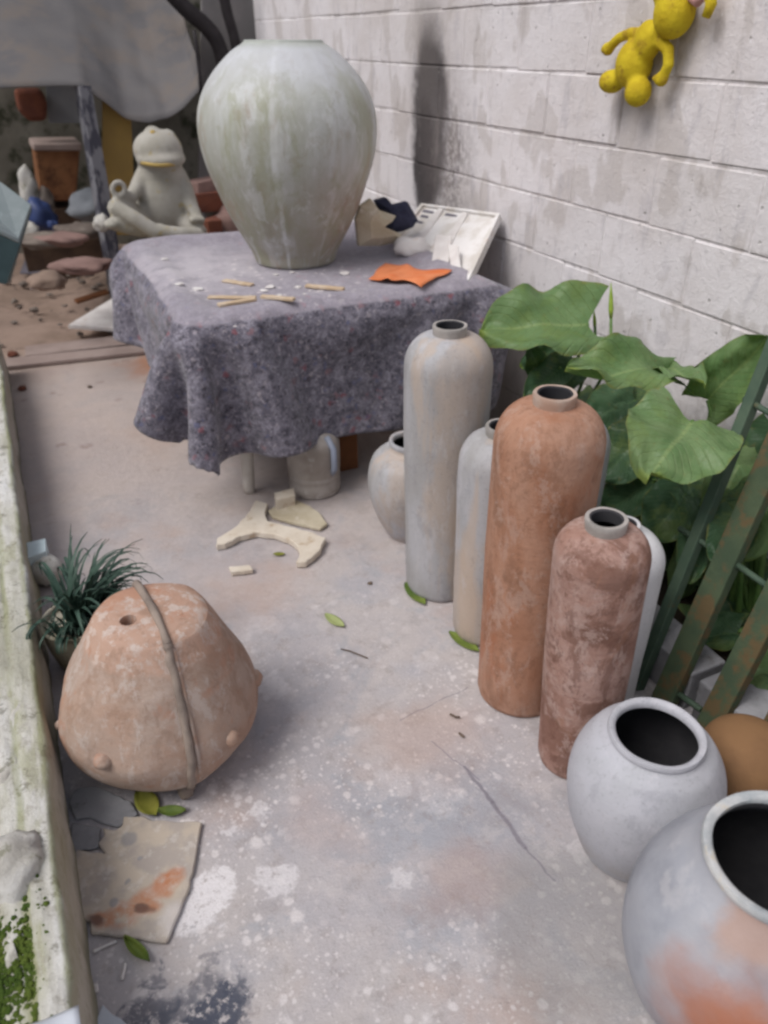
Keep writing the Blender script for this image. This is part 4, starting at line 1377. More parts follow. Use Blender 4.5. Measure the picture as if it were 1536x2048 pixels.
chunk('plaster_shell', 'cream broken plaster shell standing between the big jar and the panel', 'plaster shell',
      [(712, 440), (722, 412), (742, 398), (758, 420), (792, 432), (770, 442), (764, 462), (802, 468), (806, 482), (760, 492), (718, 492)], 0, 0.02, 'plaster_cream', 2.98, bow=0.045)
chunk('dark_rag', 'dark navy rag bunched behind the cream plaster shell', 'rag',
      [(752, 402), (774, 396), (784, 412), (816, 404), (836, 440), (826, 455), (808, 462), (770, 470), (765, 430)], 0, 0.03, 'navy_cloth', 3.06, bow=0.04)
p = G(822, 515, TOPZ)
top_mesh(MB().rock(p + Vector((0, 0, 0.038)), (0.075, 0.05, 0.042), 3, 0.3, 3), 'plaster_lump', 'plaster_white', 'rounded white plaster lump in front of the dark rag', 'plaster lump', p, smooth=True)
for i, (pp, lab) in enumerate(((((860, 545), (895, 555), (905, 480), (872, 478)), 'white plaster strip leaning low on the relief panel, left one'),
                               (((905, 555), (925, 558), (918, 500), (896, 495)), 'white plaster strip leaning low on the relief panel, right one'))):
    a, b = G(*pp[0], TOPZ + 0.004), G(*pp[1], TOPZ + 0.004)
    cc, dd = G(*pp[2], TOPZ + 0.07), G(*pp[3], TOPZ + 0.07)
    nn = (b - a).cross(dd - a).normalized()
    if nn.z < 0:
        nn = -nn
    cc += nn * 0.02; dd += nn * 0.02
    o = top_mesh(MB().slab([a, b, cc, dd], 0.012, nn), 'plaster_strip', 'plaster_white', lab, 'plaster strip', a, 'plaster strips before the panel')
    bevel(o, 0.003, 1)

# ------------------------------------------------------------------ under the table
def jug():
    base = W(0.86, 2.49, 0)
    t = thing('plastic_jug', 'dirty white plastic jug standing under the front of the table', 'jug', base)
    prof = spline([(0.085, 0), (0.096, 0.008), (0.1, 0.03), (0.097, 0.06), (0.1, 0.075), (0.097, 0.09), (0.1, 0.105), (0.1, 0.2), (0.088, 0.235), (0.06, 0.262), (0.03, 0.272), (0.028, 0.295)], 5)
    o = MB().lathe([(0, 0)] + prof, 48).build('body', 'dirty_white_plastic', t, False)
    sharp_smooth(o, 50)
    MB().lathe([(0, 0.29), (0.031, 0.29), (0.031, 0.31), (0, 0.31)], 24).build('cap', 'white_plastic', t, False)
    hv = Vector((0.5, -0.8, 0)).normalized()
    sv = Vector((0.8, 0.5, 0)).normalized()
    MB().tube([hv * 0.086 + sv * 0.03 + Vector((0, 0, 0.10)), hv * 0.11 + sv * 0.03 + Vector((0, 0, 0.13)), hv * 0.108 + sv * 0.03 + Vector((0, 0, 0.21)), hv * 0.075 + sv * 0.02 + Vector((0, 0, 0.25))], 0.012, 10).build('handle', 'label_blue', t, False, True)
jug()

M24 = Matrix.Rotation(A, 3, 'Z')
o = top_mesh(MB().box(W(1.02, 2.66, 0.22), (0.12, 0.16, 0.44), M24, 0.006), 'wood_block', 'brown_wood', 'reddish brown wooden post under the table beside the jug', 'wood post', W(1.02, 2.66, 0))
bevel(o, 0.004)
o = top_mesh(MB().box(W(0.82, 3.3, 0.1), (0.62, 0.2, 0.2), M24, 0.01), 'wood_crate', 'dark_wood', 'dark low crate pushed far under the table', 'crate', W(0.82, 3.3, 0))
bevel(o, 0.005)
o = top_mesh(MB().slab([G(548, 985, 0.06), G(588, 975, 0.06), G(590, 990, 0.06), G(552, 1000, 0.06)], 0.055), 'plaster_block', 'plaster', 'small pale plaster block by the table leg', 'plaster block', G(568, 992, 0))
bevel(o, 0.003)

PS = 'broken plaster mould pieces'
def flatpiece(name, label, cat, pix, z, th, mat, group=None, tilt=0.0):
    poly = [G(px, py, z) for px, py in pix]
    c = sum(poly, Vector()) / len(poly)
    fine = []
    for i, p in enumerate(poly):
        q = poly[(i + 1) % len(poly)]
        k = max(1, int((q - p).length / 0.014))
        sd_ = (q - p).cross(UP).normalized()
        for j in range(k):
            x = p * (1 - j / k) + q * (j / k)
            fine.append(x + sd_ * (0.0 if j == 0 else 0.0045 * mnoise.noise(x * 55)))
    poly = fine
    mb = MB().slab(poly, th)
    bm_low = min(v.z for v in mb.v)
    for v in mb.v:
        v.z -= bm_low - 0.003
    o = top_mesh(mb, name, mat, label, cat, (c.x, c.y, 0.003), group)
    return bevel(o, 0.0025, 1)

flatpiece('plaster_shard', 'large curved beige plaster shard with two horns on the floor before the table', 'plaster shard',
          [(512, 998), (535, 1005), (530, 1022), (535, 1040), (575, 1050), (615, 1060), (652, 1074), (640, 1098), (612, 1122), (592, 1122), (600, 1105), (595, 1090), (575, 1075), (548, 1066), (515, 1062), (480, 1070), (450, 1086), (432, 1088), (434, 1074), (470, 1052), (500, 1020)], 0.03, 0.024, 'plaster', PS)
flatpiece('plaster_shard', 'brownish plaster shard lying behind the horned one, toward the jug', 'plaster shard',
          [(536, 1020), (560, 1005), (590, 998), (622, 1012), (640, 1026), (655, 1046), (640, 1056), (590, 1045), (545, 1032)], 0.018, 0.014, 'cap_clay' if False else 'plaster_cream', PS)
flatpiece('plaster_shard', 'small cream plaster stub lying alone in front of the horned shard', 'plaster shard',
          [(457, 1132), (500, 1129), (506, 1138), (462, 1143)], 0.022, 0.018, 'plaster', PS)

# ------------------------------------------------------------------ cement sheets and litter, lower left
flatpiece('cement_sheet', 'broken tan cement sheet with rust streak lying by the low wall', 'cement sheet',
          [(244, 1622), (285, 1622), (300, 1630), (402, 1634), (386, 1720), (372, 1775), (330, 1874), (290, 1870), (240, 1862), (178, 1856), (176, 1832), (150, 1820), (146, 1700), (150, 1688), (208, 1696), (192, 1676), (206, 1660), (202, 1644), (228, 1650), (242, 1640)], 0.03, 0.01, 'cement_sheet', tilt=0.0)
flatpiece('grey_shard', 'grey broken board piece tucked between cement sheet and clay form', 'board piece',
          [(150, 1572), (190, 1566), (260, 1596), (275, 1622), (235, 1648), (205, 1640), (178, 1628), (150, 1632), (135, 1602), (140, 1585)], 0.02, 0.008, 'grey_block')
flatpiece('grey_shard', 'narrow grey board strip under the left edge of the cement sheet', 'board piece',
          [(142, 1642), (200, 1650), (195, 1690), (150, 1700), (150, 1860), (168, 1890), (150, 1890), (136, 1700)], 0.016, 0.008, 'grey_block')
flatpiece('chalk_stick', 'short white stick lying on the concrete below the green pod', 'stick', [(247, 1924), (254, 1926), (246, 1960), (239, 1958)], 0.008, 0.007, 'plaster_white')
flatpiece('white_scrap', 'small round white scrap beside the low wall base', 'scrap', [(186, 1966), (196, 1966), (198, 1984), (188, 1986)], 0.005, 0.004, 'plaster_white')
flatpiece('white_strip', 'thin white strip lying at the lower edge of the cement sheet', 'strip', [(184, 1900), (232, 1878), (235, 1884), (188, 1906)], 0.006, 0.004, 'plaster_white')
flatpiece('pale_sheet', 'pale grey paper corner on the floor at the bottom left', 'paper', [(205, 2008), (262, 2056), (178, 2075), (192, 2040)], 0.006, 0.003, 'pale_bag')

def small_leaf(label, a, b, wd, mat, name='fallen_leaf', z=0.01, curl=0.02, group='fallen leaves on the floor'):
    p, q = G(*a, z), G(*b, z)
    dr = q - p
    sd_ = dr.cross(Vector((0, 0, 1))).normalized()
    mb = MB()

    def fn(u, v):
        w_ = wd * math.sin(math.pi * min(1, u * 0.97 + 0.02)) ** 0.7
        x = (v - 0.5) * 2
        return p + dr * u + sd_ * (x * w_ * 0.5) + Vector((0, 0, curl * (x * x) * 0.4 + curl * (u - 0.5) ** 2))
    mb.grid(10, 7, fn)
    lo = min(v.z for v in mb.v)
    for v in mb.v:
        v.z += 0.004 - lo
    o = top_mesh(mb, name, mat, label, 'leaf', Vector((p.x, p.y, 0.004)), group, True)
    o.modifiers.new('thick', 'SOLIDIFY').thickness = 0.0012
    return o

small_leaf('yellow green leaf half under the clay form and cement sheet', (276, 1580), (312, 1632), 0.05, 'leaf_yellow')
small_leaf('small green leaf at the top edge of the cement sheet', (315, 1622), (372, 1622), 0.03, 'leaf_olive')
small_leaf('green curled pod like leaf below the cement sheet', (250, 1878), (300, 1925), 0.024, 'leaf_olive', curl=0.03)
small_leaf('pale green leaf lying alone in the middle of the floor', (650, 1226), (688, 1252), 0.035, 'leaf_pale', curl=0.008)
small_leaf('tiny yellowish leaf near the horned plaster shard', (546, 1106), (570, 1106), 0.02, 'leaf_yellow', curl=0.006)
small_leaf('green leaf under the base of the tall pale grey jar', (810, 1164), (850, 1208), 0.045, 'leaf_olive', curl=0.01)
small_leaf('green leaf under the base of the shorter grey jar', (898, 1262), (958, 1302), 0.04, 'leaf_olive', curl=0.01)
def twig(label, pts, r=0.003):
    P_ = [G(px, py, 0.004 + r) for px, py in pts]
    top_mesh(MB().tube(P_, r, 6), 'twig', 'twig', label, 'twig', (P_[0].x, P_[0].y, 0.004), 'twigs on the floor')
twig('dark twig on the floor left of the blanket corner', [(278, 845), (295, 832), (312, 824)], 0.004)
twig('short dark twig in front of the orange terracotta jar', [(900, 1428), (912, 1434), (920, 1434)])
twig('tiny twig near the orange terracotta jar base', [(918, 1466), (928, 1474)])
twig('thin twig lying below the pale green leaf', [(682, 1298), (700, 1302), (735, 1316)], 0.002)
for i, (px, py, s) in enumerate(((45, 780, 0.022), (25, 712, 0.03), (180, 775, 0.012), (320, 783, 0.01), (740, 1168, 0.008))):
    p = G(px, py)
    top_mesh(MB().rock(p + Vector((0, 0, s * 0.4)), (s, s, s * 0.5), i + 40, 0.5, 2), 'clay_crumb', 'red_brick' if i < 2 else 'twig', ('reddish clay crumb on the floor by the low wall', 'brown clay clod by the low wall near the planks', 'small dark crumb in the middle of the far floor', 'small dark crumb near the left blanket hem', 'dark speck of dirt near the tall grey jar')[i], 'crumb', p)

# ------------------------------------------------------------------ grass plant in planter
def grass_plant():
    c = W(-0.066, nd(G(150, 1255, 0.12))[1], 0)
    t = thing('planter_bowl', 'weathered stone planter bowl behind the clay form at the low wall', 'planter', c)
    pr = spline([(0.06, 0), (0.07, 0.006), (0.088, 0.08), (0.094, 0.135), (0.097, 0.15), (0.088, 0.152), (0.082, 0.135)], 4)
    sharp_smooth(MB().lathe([(0, 0)] + pr, 40, 0.02, 3).build('bowl', 'planter_stone', t, False), 50)
    mb = MB()
    r = random.Random(9)
    mb.lathe([(0.0, 0.118), (0.085, 0.118), (0.085, 0.13), (0.0, 0.132)], 30)
    for _ in range(90):
        q, rr = r.uniform(0, 6.28), 0.08 * r.random() ** 0.5
        s = r.uniform(0.004, 0.009)
        mb.rock((rr * math.cos(q), rr * math.sin(q), 0.133), (s, s, s), r.uniform(0, 50), 0.3, 1)
    o = mb.build('grit', 'gravel_dark', t, False)
    o['kind'] = 'stuff'
    g = thing('grass_plant', 'dark green strap leaved grass plant growing in the stone planter', 'plant', c + Vector((0, 0, 0.13)))
    for k in range(240):
        q = r.uniform(0, 2 * math.pi)
        tall = k < 90
        Ln = r.uniform(0.16, 0.30) if tall else r.uniform(0.07, 0.16)
        spread = r.uniform(0.1, 0.5) if tall else r.uniform(0.4, 1.0)
        drx = Vector((math.cos(q), math.sin(q), 0))
        if drx.dot(NV) < -0.7:
            drx = drx - NV * (2 * drx.dot(NV))
        p0 = drx * r.uniform(0.0, 0.075) + Vector((r.uniform(-.02, .02), r.uniform(-.02, .02), 0))
        sd_ = Vector((-drx.y, drx.x, 0))
        wd = r.uniform(0.004, 0.0072)
        bend = r.uniform(0.6, 2.3)
        pts, ang = [p0], math.pi / 2 - spread * 0.7
        for s in range(9):
            pts.append(pts[-1] + (drx * math.cos(ang) + Vector((0, 0, 1)) * math.sin(ang)) * (Ln / 9))
            ang -= bend * (s + 1) / 26
        vs, fs = [], []
        for s, p in enumerate(pts):
            w_ = wd * (1 - (s / 9) ** 3 * 0.9)
            vs += [p - sd_ * w_, p - Vector((0, 0, 0.0015)), p + sd_ * w_]
        for s in range(9):
            b = s * 3
            fs += [(b, b + 1, b + 4, b + 3), (b + 1, b + 2, b + 5, b + 4)]
        MB().add(vs, fs).build('leaf_blade', 'grass_blade', g, False, True, fix=False)
grass_plant()
o = top_mesh(MB().box(G(82, 1125, 0.06), (0.06, 0.08, 0.11), M24, 0.006), 'milk_carton', 'paper_blue', 'pale blue carton standing behind the grass plant', 'carton', G(82, 1125, 0.0))
bevel(o, 0.003)
p = G(100, 1165, 0.0)
top_mesh(MB().rock(p + Vector((0, 0, 0.05)), (0.05, 0.05, 0.052), 8, 0.15, 3), 'white_bag', 'render_lump', 'round whitish lump half hidden by the grass plant', 'lump', p, smooth=True)

# bag on the low wall at the bottom left
def bag():
    c = G(45, 2050, 0.24)
    mb = MB()

    def fn(u, v):
        x, y = (u - 0.5) * 0.26, (v - 0.5) * 0.16
        z = 0.035 * (1 - (2 * u - 1) ** 2) * (1 - (2 * v - 1) ** 2) ** 0.6 + 0.014 * mnoise.noise(Vector((u * 5, v * 4, 1)))
        return Vector((c.x - 0.02, c.y - 0.085, 0.212)) + NV * x + DV * y + Vector((0, 0, max(0, z)))
    mb.grid(26, 20, fn)
    o = top_mesh(mb, 'plastic_bag', 'pale_bag', 'pale bluish plastic bag lying on the low wall at the bottom left', 'bag', (c.x, c.y, 0.21), smooth=True)
    o.modifiers.new('thick', 'SOLIDIFY').thickness = 0.002
bag()

# ------------------------------------------------------------------ big leaved plants
def leaf_mesh(base, tip, width, normal, cup=0.18, droop=0.2, wave=0.10, seed=0.0):
    base, tip = Vector(base), Vector(tip)
    ax = tip - base
    Ln = ax.length
    ax.normalize()
    nr = (Vector(normal) - ax * Vector(normal).dot(ax)).normalized()
    sd_ = nr.cross(ax)
    nu, nv = 24, 17
    mb = MB()
    uv = []
    for i in range(nu):
        u = i / (nu - 1)
        wf = (0.60 + 1.15 * u) * max(0.0, 1 - u) ** 0.72
        wf = wf / 0.93
        for j in range(nv):
            v = 2 * j / (nv - 1) - 1
            x = u - 0.22 * abs(v) ** 1.2 * (1 - u) ** 2
            y = v * wf * width / 2
            z = cup * abs(y) - droop * Ln * (x * x) + droop * Ln * x
            z += wave * Ln * 0.6 * (abs(v) ** 2) * math.sin(u * 9 + seed + (2 if v > 0 else 0))
            z += wave * Ln * 0.3 * abs(v) ** 3 * math.sin(u * 21 + seed * 2 + (1.3 if v > 0 else 0))
            z += wave * Ln * 0.9 * mnoise.noise(Vector((u * 2.5 + seed, v * 2, seed)))
            z -= 0.012 * Ln * (1 - min(1, abs(v) * 7))
            y *= 1 + 0.06 * mnoise.noise(Vector((u * 6, 3 if v > 0 else 7, seed)))
            mb.v.append(base + ax * (x * Ln) + sd_ * y + nr * z)
            uv.append((v, u))
    mb.f = [(i * nv + j, (i + 1) * nv + j, (i + 1) * nv + j + 1, i * nv + j + 1) for i in range(nu - 1) for j in range(nv - 1)]
    mb.uv = uv
    return mb

def put_leaf(plant, base, tip, width, normal, mat='leaf_bright', seed=0.0, root=None, **kw):
    mb = leaf_mesh(base, tip, width, normal, seed=seed, **kw)
    lf = mb.build('leaf', mat, plant, smooth=True, fix=False)
    if root is not None:
        b = Vector(base)
        m1 = b * 0.5 + root * 0.5 + Vector((0, 0, 0.06))
        pts = [root * (1 - t) ** 2 + m1 * 2 * t * (1 - t) + b * t * t for t in [k / 8 for k in range(9)]]
        MB().tube(pts, [0.010 - 0.005 * k / 8 for k in range(9)], 8).build('stem', 'stem_green', plant, smooth=True)
    return lf

TOCAM = lambda p: (EYE - Vector(p)).normalized()

def plants():
    r = random.Random(21)
    # left plant with the pair of buds
    root = W(1.62, 2.05, 0.07)
    a = thing('calla_plant', 'large leaved plant with two upright buds just right of the table', 'plant', root)
    b, t_ = PN(1176, 648, 1.56), PN(958, 664, 1.26)
    put_leaf(a, b, t_, 0.34, UP * 0.75 + TOCAM(b) * 0.7, 'leaf_bright', 1, root, cup=0.22, droop=0.22, wave=0.13)
    for (px0, py0, px1, py1, n, rr) in ((1222, 720, 1222, 566, 1.64, 0.008), (1192, 690, 1188, 622, 1.62, 0.006)):
        st, en = PN(px0, py0, n), PN(px1, py1, n)
        m = st * 0.45 + en * 0.55
        bs = MB().tube([root, root * 0.3 + st * 0.7, st, m], [0.007, 0.006, 0.005, 0.005], 8).build('bud_stem', 'stem_green', a, smooth=True)
        MB().tube([m, m * 0.75 + en * 0.25, m * 0.4 + en * 0.6, en], [0.005, rr, rr * 0.8, 0.001], 10).build('bud', 'bud_green', bs, smooth=True)
    for (bb, tt, wd, mt) in (((1120, 735, 1.5), (1050, 800, 1.35), 0.14, 'leaf_shaded'), ((1150, 720, 1.6), (1110, 790, 1.5), 0.16, 'leaf_shaded'), ((1075, 740, 1.45), (1060, 690, 1.40), 0.10, 'leaf_shaded'), ((1130, 690, 1.6), (1040, 735, 1.5), 0.12, 'leaf_shaded')):
        p0, p1 = PN(*bb), PN(*tt)
        put_leaf(a, p0, p1, wd, TOCAM(p0) + UP * 0.4, mt, r.uniform(0, 9), root)
    # middle plant
    root = W(1.6, 1.55, 0.07)
    m_ = thing('calla_plant', 'large leaved plant with big wavy leaves behind the terracotta jars', 'plant', root)
    b, t_ = PN(1330, 752, 1.58), PN(1128, 744, 1.28)
    put_leaf(m_, b, t_, 0.24, UP * 0.9 + TOCAM(b) * 0.5, 'leaf_bright', 4, root, cup=0.3, droop=0.18, wave=0.13)
    b, t_ = PN(1330, 742, 1.60), PN(1408, 772, 1.52)
    put_leaf(m_, b, t_, 0.12, UP + TOCAM(b) * 0.4, 'leaf_bright', 6, None, cup=0.3, wave=0.08)
    b, t_ = PN(1385, 842, 1.42), PN(1298, 955, 1.22)
    put_leaf(m_, b, t_, 0.34, TOCAM(b) + UP * 0.55, 'leaf_bright', 2, root, cup=0.14, droop=0.16, wave=0.12)
    for (bb, tt, wd, mt) in (((1270, 800, 1.62), (1170, 850, 1.45), 0.22, 'leaf_shaded'), ((1280, 880, 1.5), (1200, 960, 1.4), 0.22, 'leaf_shaded'), ((1310, 960, 1.5), (1205, 1030, 1.42), 0.20, 'leaf_shaded'),
                             ((1370, 990, 1.5), (1300, 1080, 1.42), 0.2, 'leaf_shaded'), ((1260, 780, 1.66), (1290, 860, 1.58), 0.2, 'leaf_shaded'), ((1350, 930, 1.6), (1400, 1020, 1.5), 0.2, 'leaf_shaded'), ((1230, 850, 1.6), (1270, 930, 1.55), 0.18, 'leaf_shaded')):
        p0, p1 = PN(*bb), PN(*tt)
        put_leaf(m_, p0, p1, wd, TOCAM(p0) + UP * 0.7, mt, r.uniform(0, 9), root)
    # right plant behind the gate
    root = W(1.66, 1.1, 0.07)
    g = thing('calla_plant', 'large leaved plant growing behind the leaning green gate', 'plant', root)
    b, t_ = PN(1415, 800, 1.66), PN(1545, 668, 1.66)
    put_leaf(g, b, t_, 0.20, TOCAM(b) + UP * 0.4, 'leaf_bright', 3, root, cup=0.2, droop=0.05)
    for (bb, tt, wd, mt) in (((1490, 905, 1.66), (1420, 1050, 1.5), 0.17, 'leaf_bright'), ((1520, 920, 1.66), (1450, 1000, 1.6), 0.15, 'leaf_bright'), ((1535, 1000, 1.62), (1490, 1120, 1.52), 0.16, 'leaf_bright'),
                             ((1400, 1080, 1.62), (1352, 1200, 1.56), 0.14, 'leaf_bright'), ((1450, 1040, 1.7), (1400, 1150, 1.6), 0.2, 'leaf_shaded'), ((1560, 1330, 1.5), (1475, 1405, 1.42), 0.14, 'leaf_bright'),
                             ((1540, 1260, 1.62), (1480, 1330, 1.56), 0.16, 'leaf_shaded'), ((1560, 870, 1.7), (1500, 960, 1.66), 0.2, 'leaf_shaded'), ((1430, 1000, 1.7), (1370, 1060, 1.62), 0.2, 'leaf_shaded'), ((1480, 1160, 1.7), (1430, 1250, 1.62), 0.18, 'leaf_shaded')):
        p0, p1 = PN(*bb), PN(*tt)
        put_leaf(g, p0, p1, wd, TOCAM(p0) + UP * 0.6, mt, r.uniform(0, 9), root)
    # shaded undergrowth leaves filling the bed
    for k in range(46):
        d = r.uniform(0.35, 2.1)
        n = r.uniform(1.48, 1.74)
        z = r.uniform(0.12, 0.52)
        pl = a if d > 1.8 else (m_ if d > 1.25 else g)
        p0 = W(n, d, z)
        q = r.uniform(0, 6.28)
        p1 = p0 + Vector((math.cos(q) * 0.13, math.sin(q) * 0.13, r.uniform(-0.1, 0.0)))
        if p1.dot(NV) > 1.78:
            p1 -= NV * (p1.dot(NV) - 1.76)
        put_leaf(pl, p0, p1, r.uniform(0.11, 0.18), UP + TOCAM(p0) * 0.5, 'leaf_shaded', r.uniform(0, 9), W(1.64, d, 0.07) if k % 3 == 0 else None)
plants()

# ------------------------------------------------------------------ kerb blocks of the bed
r_ = random.Random(4)
for i, d in enumerate((0.35, 0.77, 1.19, 1.61, 2.03)):
    labs = ('grey concrete kerb block nearest the camera at the planting bed', 'grey concrete kerb block below the gate bars by the ochre pot', 'grey concrete kerb block behind the gate rail foot', 'grey concrete kerb block behind the tallest terracotta jar', 'grey concrete kerb block behind the tall grey jar')
    o = top_mesh(MB().box(W(1.385, d, 0.065), (0.12, 0.39, 0.13), M24, 0.006), 'kerb_block', 'grey_block', labs[i], 'concrete block', W(1.385, d, 0), 'kerb blocks edging the planting bed')
    bevel(o, 0.006, 2)

# ------------------------------------------------------------------ green gate leaning on the wall
def gate():
    def PG(px, py):                     # on the gate's leaning plane n = 1.25 + 0.3667 z
        rr = ray(px, py)
        t = (1.25 + 0.3667 * H) / (rr.dot(NV) - 0.3667 * rr.z)
        return EYE + rr * t
    slope = (NV * 0.3667 + UP).normalized()
    nrm = slope.cross(DV).normalized()
    if nrm.dot(NV) > 0:
        nrm = -nrm
    g = thing('metal_gate', 'rusty green metal gate leaning on the wall among the plants', 'gate', W(1.25, 0.9, 0))

    def bar(a, b, w_, th, mat, name, ext=0.0):
        dr = (b - a).normalized()
        b = b + dr * ext
        sd_ = dr.cross(nrm).normalized() * (w_ / 2)
        o = MB().slab([a + sd_, b + sd_, b - sd_, a - sd_], th, nrm).build(name, mat, g)
        return bevel(o, 0.003, 2)

    def down(p):                        # carry a bar to the ground along its line
        return p - slope * (p.z / slope.z) + slope * 0.004
    q1a, q1b = PG(1335, 1370), PG(1538, 915)
    q2a, q2b = PG(1440, 1400), PG(1560, 1165)
    s1 = (q1b - q1a).normalized()
    s2 = (q2b - q2a).normalized()
    z2g = lambda p, s: p - s * ((p.z - 0.006) / s.z)
    bar(z2g(q1a, s1), q1b, 0.062, 0.03, 'rusty_green_paint', 'flat_bar', 0.75)
    bar(z2g(q2a, s2), q2b, 0.062, 0.03, 'rusty_green_paint', 'flat_bar', 0.95)
    r0, r1 = PG(1300, 1290), PG(1540, 690)
    sr = (r1 - r0).normalized()
    bar(z2g(r0, sr), r1, 0.03, 0.03, 'green_paint', 'frame_rail', 0.3)
    off = (q2a - q1a)
    q3a = z2g(q2a, s2) + off
    bar(z2g(q3a, s2), q3a + s2 * 0.8, 0.062, 0.03, 'rusty_green_paint', 'flat_bar', 0.6)
    dn = nrm * 0.014
    for (a, b) in (((1352, 1056), (1412, 1092)), ((1468, 1130), (1528, 1172)), ((1345, 1385), (1395, 1420)), ((1482, 795), (1545, 832))):
        p, q = PG(*a) - dn, PG(*b) - dn
        MB().tube([p, q], 0.008, 8).build('cross_rod', 'green_paint', g, smooth=True)
gate()

# ------------------------------------------------------------------ yellow figure hanging on the wall
def figure():
    n = 1.765
    c = PN(1280, 110, n)
    t = thing('hanging_figure', 'plain yellow figure with round limbs hanging on the block wall', 'ornament', c)
    s = 0.00149
    Mx = Matrix((DV * -1, NV, UP)).transposed()          # local x = right along the wall, y = into wall, z = up

    def P(px, py, dn=0.0):
        return PN(px, py, n - dn)
    mb = MB()
    mb.ell(P(1268, 128), (40 * s, 34 * s, 44 * s), Mx)
    mb.ell(P(1296, 82), (29 * s, 25 * s, 36 * s), Mx)
    mb.tube([P(1315, 70), P(1330, 48)], 0.025, 10)
    mb.tube([P(1300, 68), P(1262, 66), P(1238, 76), P(1216, 98)], [0.02, 0.016, 0.015, 0.015], 10)
    for k_, (hx, hy) in enumerate(((1208, 92), (1204, 100), (1210, 108))):
        mb.tube([P(1218, 98), P(hx, hy)], [0.017, 0.010], 8)
    mb.ell(P(1216, 98), (14 * s, 12 * s, 13 * s), Mx)
    mb.tube([P(1316, 78), P(1337, 100), P(1337, 130), P(1326, 155)], [0.02, 0.017, 0.016, 0.015], 10)
    for k_, (hx, hy) in enumerate(((1308, 156), (1314, 168), (1326, 172))):
        mb.tube([P(1324, 157), P(hx, hy)], [0.017, 0.010], 8)
    mb.ell(P(1323, 158), (15 * s, 12 * s, 14 * s), Mx)
    mb.tube([P(1254, 135), P(1234, 160)], [0.026, 0.024], 10)
    mb.ell(P(1224, 163, 0.01), (29 * s, 26 * s, 22 * s), Mx)
    mb.tube([P(1278, 145), P(1276, 178)], [0.026, 0.024], 10)
    mb.ell(P(1276, 184, 0.01), (27 * s, 26 * s, 27 * s), Mx)
    o = remesh(mb.build('body', 'yellow_paint', t), 0.006, 4)
    mb = MB()
    mb.ell(P(1349, 24), (40 * s, 36 * s, 44 * s), Mx)
    mb.ell(P(1345, -20), (36 * s, 34 * s, 36 * s), Mx)
    remesh(mb.build('head', 'yellow_paint', t), 0.006, 4)
    MB().tube([P(1420, -30), P(1422, 10), P(1412, 34)], [0.016, 0.015, 0.012], 10).build('ear', 'yellow_paint', t, smooth=True)
    MB().tube([P(1372, -20), P(1396, 0), P(1418, -22)], [0.016, 0.017, 0.014], 10).build('strap', 'pink_paint', t, smooth=True)
    MB().tube([P(1346, -45), PN(1350, -75, 1.80), PN(1352, -100, 1.80)], 0.003, 6).build('string', 'twig', t, smooth=True)
    MB().tube([PN(1352, -100, 1.77), PN(1352, -102, 1.83)], 0.005, 8).build('nail', 'nail_steel', t, smooth=True)
figure()

